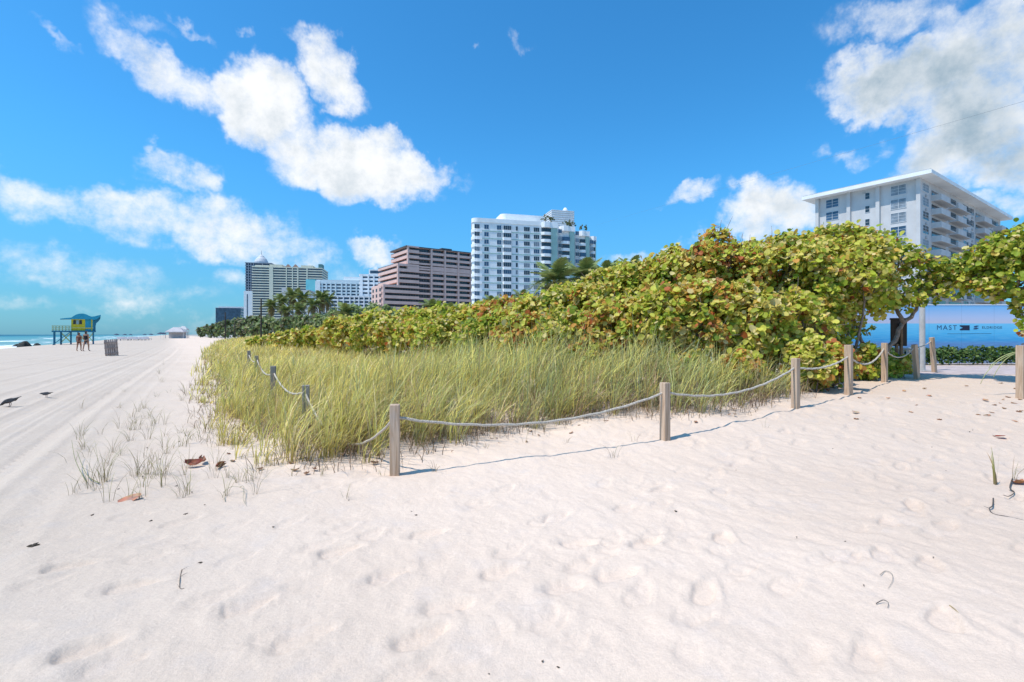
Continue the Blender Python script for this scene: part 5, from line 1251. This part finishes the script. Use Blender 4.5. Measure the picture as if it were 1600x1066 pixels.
def bird(px, py, L, yaw, label, peck):
    x, y, z = hit(px, py); e = empty('bird', (x, y, z), label, 'bird', rz=yaw, group='dark birds on the beach'); k = L / .34
    dk = mat('bird_dark', (.035, .033, .036), .6, .3, 40); V = [(0, 0, .13, (.045, .05)), (.06, 0, .135 - peck * .2, (.05, .048)), (.10, 0, .155 - peck * .5, .03), (.135, 0, .175 - peck * .95, (.026, .027)), (-.06, 0, .135 + peck * .12, (.038, .032)), (-.12, 0, .14 + peck * .3, (.026, .013)), (-.20, 0, .15 + peck * .45, (.022, .006)), (.165, 0, .172 - peck * 1.05, .008), (.19, 0, .168 - peck * 1.12, .004)]
    skin_obj('body', [(a * k, b * k, c * k, (r[0] * k, r[1] * k) if isinstance(r, tuple) else r * k) for a, b, c, r in V], [(0, 1), (1, 2), (2, 3), (0, 4), (4, 5), (5, 6), (3, 7), (7, 8)], dk, e)
    for s in (-1, 1):
        w = MB(); P = [(.06, .045, .15), (.0, .056, .165), (-.08, .045, .16), (-.16, .02, .158 + peck * .3), (-.08, .048, .115), (.02, .056, .105)]
        w.add([(a * k, s * b * k, c * k) for a, b, c in P] + [(a * k, s * (b - .008) * k, c * k) for a, b, c in P], [tuple(range(6)), tuple(reversed(range(6, 12)))] + [(i, (i + 1) % 6, 6 + (i + 1) % 6, 6 + i) for i in range(6)]); w.build('wing', mat('bird_wing', (.06, .058, .062), .6, .3, 40), e)
        l = MB(); l.tube([(-.005 * k, s * .022 * k, .10 * k), (-.015 * k, s * .022 * k, .05 * k), (0, s * .022 * k, .006)], [.008 * k, .005 * k, .005 * k], 6)
        for t in (-.5, 0, .5): l.tube([(0, s * .022 * k, .006), (.035 * math.cos(t) * k, (s * .022 + .035 * math.sin(t)) * k, .004)], [.004 * k, .002 * k], 5)
        l.build('leg', mat('bird_leg', (.22, .10, .08), .6), e)
bird(15, 636, .33, math.pi + .25, 'larger dark bird pecking at the sand with its tail raised', .13)
bird(72, 622, .26, math.pi + .1, 'smaller dark bird standing on the sand behind the larger one', .04)

# ------------------------------------------------------------------ far beach: tents, umbrellas, loungers, seaweed
def tent(px0, px1, eave, top, d, label, m, wall=None):
    a = at(px0, eave, d); b = at(px1, eave, d); zb = h1((a.x + b.x) / 2, d); e = empty('beach_tent', ((a.x + b.x) / 2, d, zb), label, 'tent', rz=.2); w = (b.x - a.x) / 2; zt = at(0, top, d).z - zb; ze = a.z - zb
    r = MB(); r.add([(-w, -w * .6, ze), (w, -w * .6, ze), (w, w * .6, ze), (-w, w * .6, ze), (-w * .35, 0, zt), (w * .35, 0, zt), (-w, -w * .6, ze - .25), (w, -w * .6, ze - .25), (w, w * .6, ze - .25), (-w, w * .6, ze - .25)],
        [(0, 1, 5, 4), (1, 2, 5), (2, 3, 4, 5), (3, 0, 4), (0, 6, 7, 1), (1, 7, 8, 2), (2, 8, 9, 3), (3, 9, 6, 0)]); r.build('canopy', m, e)
    for sx in (-1, 1):
        for sy in (-1, 1): q = MB(); q.box(sx * w * .96 - .07, sx * w * .96 + .07, sy * w * .57 - .07, sy * w * .57 + .07, -.3, ze - .26); q.build('leg', M_GREY, e)
    if wall: q = MB(); q.box(-w * .93, w * .93, w * .2, w * .25, 0, ze - .27); q.build('back_wall', wall, e)
GREYT = mat('tent_grey', (.50, .47, .48), .8, .1, 1)
tent(263, 289, 518.5, 511.5, 190, 'wide grey beach tent at the far end of the sand', GREYT, GREYT)
tent(280, 293, 514.8, 509.8, 200, 'white peaked tent just behind the grey beach tent', M_WHITE)
def umbrella_proto():
    e = empty('beach_umbrella', (0, 0, 0), 'x', 'umbrella', group='dark umbrellas on the far beach'); c = MB(); c.lathe([(0, 2.25), (.5, 2.12), (1.0, 1.88), (1.25, 1.68), (1.22, 1.66), (.9, 1.84), (0, 2.15)], 10); c.build('canopy', mat('umbrella_navy', (.045, .07, .12), .8, .1, 2), e)
    p = MB(); p.lathe([(.025, -.2), (.025, 2.24)], 8); p.build('pole', M_FRAME, e); return e
um = umbrella_proto()
for i, px in enumerate((182, 195, 204, 226, 236, 251, 255)):
    d = (150, 185, 210, 200, 170, 140, 150)[i]; o = um if i == 0 else copy_tree(um); c = at(px, 523, d); o.location = (c.x, d, h1(c.x, d)); o.rotation_euler.z = i; o.scale = ((.62, .62, .8) if i < 5 else (.75, .75, .95))
    o['label'] = 'small navy umbrella planted far off along the beach near the water line'
def lounger_proto():
    e = empty('beach_lounger', (0, 0, 0), 'x', 'lounger', group='grey loungers on the far beach'); m = mat('lounger_grey', (.42, .40, .42), .8); s = MB(); s.box(-1.0, .35, -.33, .33, .32, .40); s.build('seat', m, e)
    b = MB(); b.add([(.35, -.33, .33), (.35, .33, .33), (.95, .33, .80), (.95, -.33, .80), (.33, -.33, .40), (.33, .33, .40), (.92, .33, .87), (.92, -.33, .87)], [(0, 1, 2, 3), (7, 6, 5, 4), (0, 4, 5, 1), (1, 5, 6, 2), (2, 6, 7, 3), (3, 7, 4, 0)]); b.build('backrest', m, e)
    for x in (-.85, .3):
        for y in (-.28, .28): q = MB(); q.box(x - .03, x + .03, y - .03, y + .03, -.05, .32); q.build('leg', m, e)
    return e
lo = lounger_proto()
for i in range(12):
    px = 186 + i * 4.2; d = 118 + (i % 3) * 6; o = lo if i == 0 else copy_tree(lo); c = at(px, 523, d); o.location = (c.x, d, h1(c.x, d)); o.rotation_euler.z = 2.3 + .1 * (i % 4); o['label'] = 'grey sun lounger in the distant row beyond the slatted bin'
for i, (px, d, w, h) in enumerate(((38, 70, .75, .8), (27, 78, .6, .5), (58, 84, .5, .4))):
    c = at(px, 530, d); g = np.random.default_rng(i); mb = MB(); n = 18; prof = [(w, -.1), (w * .92, .25 * h), (w * .7, .65 * h), (w * .4, .9 * h), (0, h)]; mb.lathe(prof, n)
    mb.v = [(x * (1 + .25 * math.sin(5 * math.atan2(y, x) + i)), y, z * (1 + .12 * math.sin(9 * x + i))) for x, y, z in mb.v]
    o = mb.build('seaweed_mound', mat('seaweed_dark', (.035, .036, .032), .8, .4, 6, .8, 12), None, smooth=True, loc=(c.x, d, h1(c.x, d))); prop(o, ('tallest dark seaweed heap by the waterline under the far left horizon', 'middle dark seaweed heap left of the tallest one', 'low dark seaweed heap right of the tallest one, toward the tower')[i], 'seaweed', 'seaweed heaps by the water')

# ------------------------------------------------------------------ fallen leaves, twigs and crumbs of seaweed
def dead_leaf(px, py, L, col, label, seed, curl=.5, yaw=None, stand=0.0, group=None):
    x, y, z = hit(px, py); g = random.Random(seed); n = 7; V = []; Fc = []
    for i in range(n + 1):
        t = i / n; w = L * .42 * math.sin(math.pi * min(.98, .06 + .9 * t)) ** .7
        for j, s in enumerate((-1, -.5, 0, .5, 1)): V.append((L * (t - .5), w * s * (1 - .25 * curl * abs(s)), L * (.16 * curl * abs(s) ** 1.5 + .14 * curl * (2 * t - 1) ** 2 + .015 * g.uniform(-1, 1))))
    for i in range(n):
        for j in range(4): Fc.append((i * 5 + j, i * 5 + j + 1, i * 5 + 6 + j, i * 5 + 5 + j))
    st = [k * 4 for k in range(len(Fc))]; cc = np.array([[c * g.uniform(.75, 1.2) for c in col] for _ in V])
    o = link('dead_leaf', np_mesh('dead_leaf', np.array(V), [q for f in Fc for q in f], st, M_DRY, cc, smooth=True), None, (x, y, z + L * .03 + stand * L * .14)); o.rotation_euler = (stand + g.uniform(-.3, .3), g.uniform(-.25, .25), g.uniform(0, 6.28) if yaw is None else yaw)
    return prop(o, label, 'leaf', group)
RB = (.36, .12, .07)
dead_leaf(303, 728, .17, RB, 'large curled red-brown dead leaf by the left grass tufts', 1, 1.3, .3, .35)
dead_leaf(314, 724, .15, (.33, .13, .09), 'second red-brown dead leaf folded against the large curled one', 2, 1.4, 2.2, .6)
dead_leaf(340, 731, .13, (.30, .09, .05), 'narrow upright red-brown dead leaf at the edge of the left grass', 3, 1.6, 1.4, 1.0)
dead_leaf(203, 782, .17, (.52, .27, .16), 'flat pale orange dead leaf among the left sprigs', 4, .4, .5)
dead_leaf(1562, 683, .15, (.45, .08, .045), 'bright red fallen leaf lying alone on the right of the path', 5, .3, .1)
dead_leaf(1594, 757, .16, (.42, .17, .08), 'orange-brown dead leaf at the right edge beside the dark twig', 6, .9, .3)
gl_ = random.Random(9)
for i in range(34):
    px, py = (gl_.uniform(1530, 1600), gl_.uniform(618, 652)) if i < 18 else (gl_.uniform(1330, 1600), gl_.uniform(592, 660))
    dead_leaf(px, py, gl_.uniform(.05, .11), gl_.choice([(.55, .30, .17), (.45, .20, .10), (.40, .24, .15), (.5, .33, .2)]), 'small orange-brown fallen leaf on the path near the far right post', 20 + i, .6, group='fallen leaves on the path')
for i in range(26):
    px = gl_.uniform(330, 1250); k_ = np.interp(px, [q[0] for q in EDGE_PX[4:]], [q[1] for q in EDGE_PX[4:]]); dead_leaf(px, k_ + gl_.uniform(-6, 16), gl_.uniform(.05, .10), gl_.choice([(.36, .20, .12), (.30, .17, .11), (.42, .28, .18)]), 'small brown dry leaf at the sandy foot of the dune grass', 80 + i, .9, group='dry leaves at the foot of the grass')
def crumb(px, py, r, seed, label='small dark crumb of dried seaweed on the pale sand', group='dark crumbs scattered on the sand', name='seaweed_crumb', cat='seaweed', arms=3):
    x, y, z = hit(px, py); g = random.Random(seed); mb = MB(); r *= .5
    for a in range(arms):
        an = g.uniform(0, 6.28); P = [Vector((0, 0, r * .25))]
        for s in range(3): an += g.uniform(-.9, .9); P.append(P[-1] + Vector((math.cos(an) * r * .5, math.sin(an) * r * .5, g.uniform(-.12, .15) * r)))
        mb.tube(P, [r * .30, r * .36, r * .22, r * .08], 6)
    mb.lathe([(0, -.02), (r * .5, 0), (r * .42, r * .3), (0, r * .45)], 8)
    o = mb.build(name, mat('crumb_dark', (.085, .065, .045), .9, .4, 60), None, smooth=True, loc=(x, y, z)); o.rotation_euler.z = g.uniform(0, 6); return prop(o, label, cat, group)
for i, (px, py, r) in enumerate([(427, 824, .016), (643, 800, .015), (650, 806, .018), (313, 881, .02), (770, 910, .009), (764, 1057, .008), (1320, 848, .013), (1318, 853, .014), (1245, 839, .01), (848, 1035, .012), (872, 1043, .012), (1110, 892, .008), (1458, 871, .009), (1350, 916, .009), (1468, 650, .016), (1515, 675, .016),
    (1520, 672, .012), (1440, 703, .014), (1384, 706, .016), (1456, 699, .012), (1492, 711, .012), (1301, 702, .014), (1290, 690, .012), (1463, 736, .012), (1478, 736, .011), (185, 765, .02), (250, 718, .02), (145, 806, .024), (195, 833, .012), (290, 804, .03), (237, 815, .026), (320, 790, .014), (223, 745, .018), (276, 760, .02), (300, 770, .016), (350, 770, .012), (385, 755, .014), (280, 690, .02), (300, 672, .02), (322, 655, .018), (252, 652, .02), (230, 700, .016), (455, 790, .012), (545, 782, .012), (700, 782, .01), (810, 770, .009), (690, 770, .011), (1060, 760, .009), (1150, 735, .01), (1230, 720, .01)]):
    crumb(px, py, r, 900 + i)
crumb(647, 944, .035, 960, 'star shaped dark seaweed scrap in the middle foreground sand', None, arms=7)
crumb(52, 855, .05, 961, 'long dry seaweed scrap on the left foreground sand', None, arms=6)
crumb(1056, 800, .03, 962, 'dark wood chip half pressed into the sand right of the footprints', None, 'wood_chip', 'wood chip', 2)
def twig(pts, r, label, col=(.10, .085, .075), group=None, side=0):
    P = []
    for px, py, up in pts: x, y, z = hit(px, py); P.append(Vector((x, y, z + up)))
    b = P[0].copy(); Q = []
    for i in range(len(P) - 1):
        p0 = P[max(i - 1, 0)]; p1 = P[i]; p2 = P[i + 1]; p3 = P[min(i + 2, len(P) - 1)]
        for t in (0, .25, .5, .75): Q.append(.5 * ((2 * p1) + (p2 - p0) * t + (2 * p0 - 5 * p1 + 4 * p2 - p3) * t * t + (3 * p1 - p0 - 3 * p2 + p3) * t ** 3) - b)
    Q.append(P[-1] - b); mb = MB(); n = len(Q); mb.tube(Q, [r * (1 - .6 * i / (n - 1)) for i in range(n)], 6)
    for i in range(side): q = Q[(i * 5 + 3) % n]; mb.tube([q, q + Vector((.03 * (-1) ** i, .02, .012))], [r * .5, r * .2], 5)
    o = mb.build('twig', mat('twig_%.2f' % col[0], col, .9, .3, 50), None, smooth=True, loc=b); return prop(o, label, 'twig', group)
twig([(1552, 780, .004), (1551, 792, .008), (1546, 796, .006), (1552, 804, .005), (1575, 809, .004), (1602, 815, .003)], .005, 'long dark forked twig trailing off the right edge of the sand', side=2)
twig([(1582, 752, .02), (1578, 766, .02), (1585, 772, .01), (1576, 778, .008), (1568, 775, .006)], .006, 'dark crooked twig under the fine sprout at the right', side=2)
twig([(1369, 946, .004), (1380, 942, .012), (1388, 946, .008), (1387, 954, .004)], .0025, 'thin hooked grass stem on the right foreground sand')
twig([(1375, 900, .003), (1384, 896, .006), (1394, 900, .006), (1394, 910, .004), (1388, 923, .003)], .0018, 'thin curled thread of grass above the hooked stem', (.25, .21, .16))
twig([(1484, 948, .004), (1492, 957, .006), (1503, 967, .003)], .004, 'straw coloured twig on the lower right sand', (.45, .34, .18))
twig([(284, 892, .003), (281, 908, .008), (281, 922, .006), (288, 923, .003)], .0028, 'thin angular twig on the lower left sand', (.22, .17, .13), side=3)
twig([(135, 755, .01), (118, 735, .10), (112, 718, .22)], .004, 'curved bare stem leaning left at the outer edge of the left sprigs', (.24, .24, .11))
twig([(155, 757, .01), (135, 748, .04), (120, 728, .16)], .005, 'second curved stem sprawling over the left sand', (.24, .24, .11))
twig([(352, 785, .003), (350, 776, .03), (362, 770, .05), (380, 772, .04), (384, 788, .004)], .0025, 'looped dry grass stem lying in front of the left grass', (.34, .30, .18))
twig([(375, 762, .004), (381, 770, .05), (380, 785, .02), (386, 792, .004)], .0025, 'arched dry grass stem beside the looped one', (.34, .30, .18))
# faint overhead cable, slung from the white tower's wing to beyond the right of the view
def cable():
    a = at(931, 352, 205); b = at(1760, 112, 26); b = a + (b - a) * 1.8; pts = []
    for i in range(61): t = i / 60; p = a.lerp(b, t); pts.append(p - a)
    mb = MB(); mb.tube(pts, .008, 5); o = mb.build('overhead_cable', mat('cable_grey', (.22, .23, .25), .6), None, smooth=True, loc=a); prop(o, 'thin overhead cable crossing the sky from the white tower toward the upper right', 'cable')
cable()
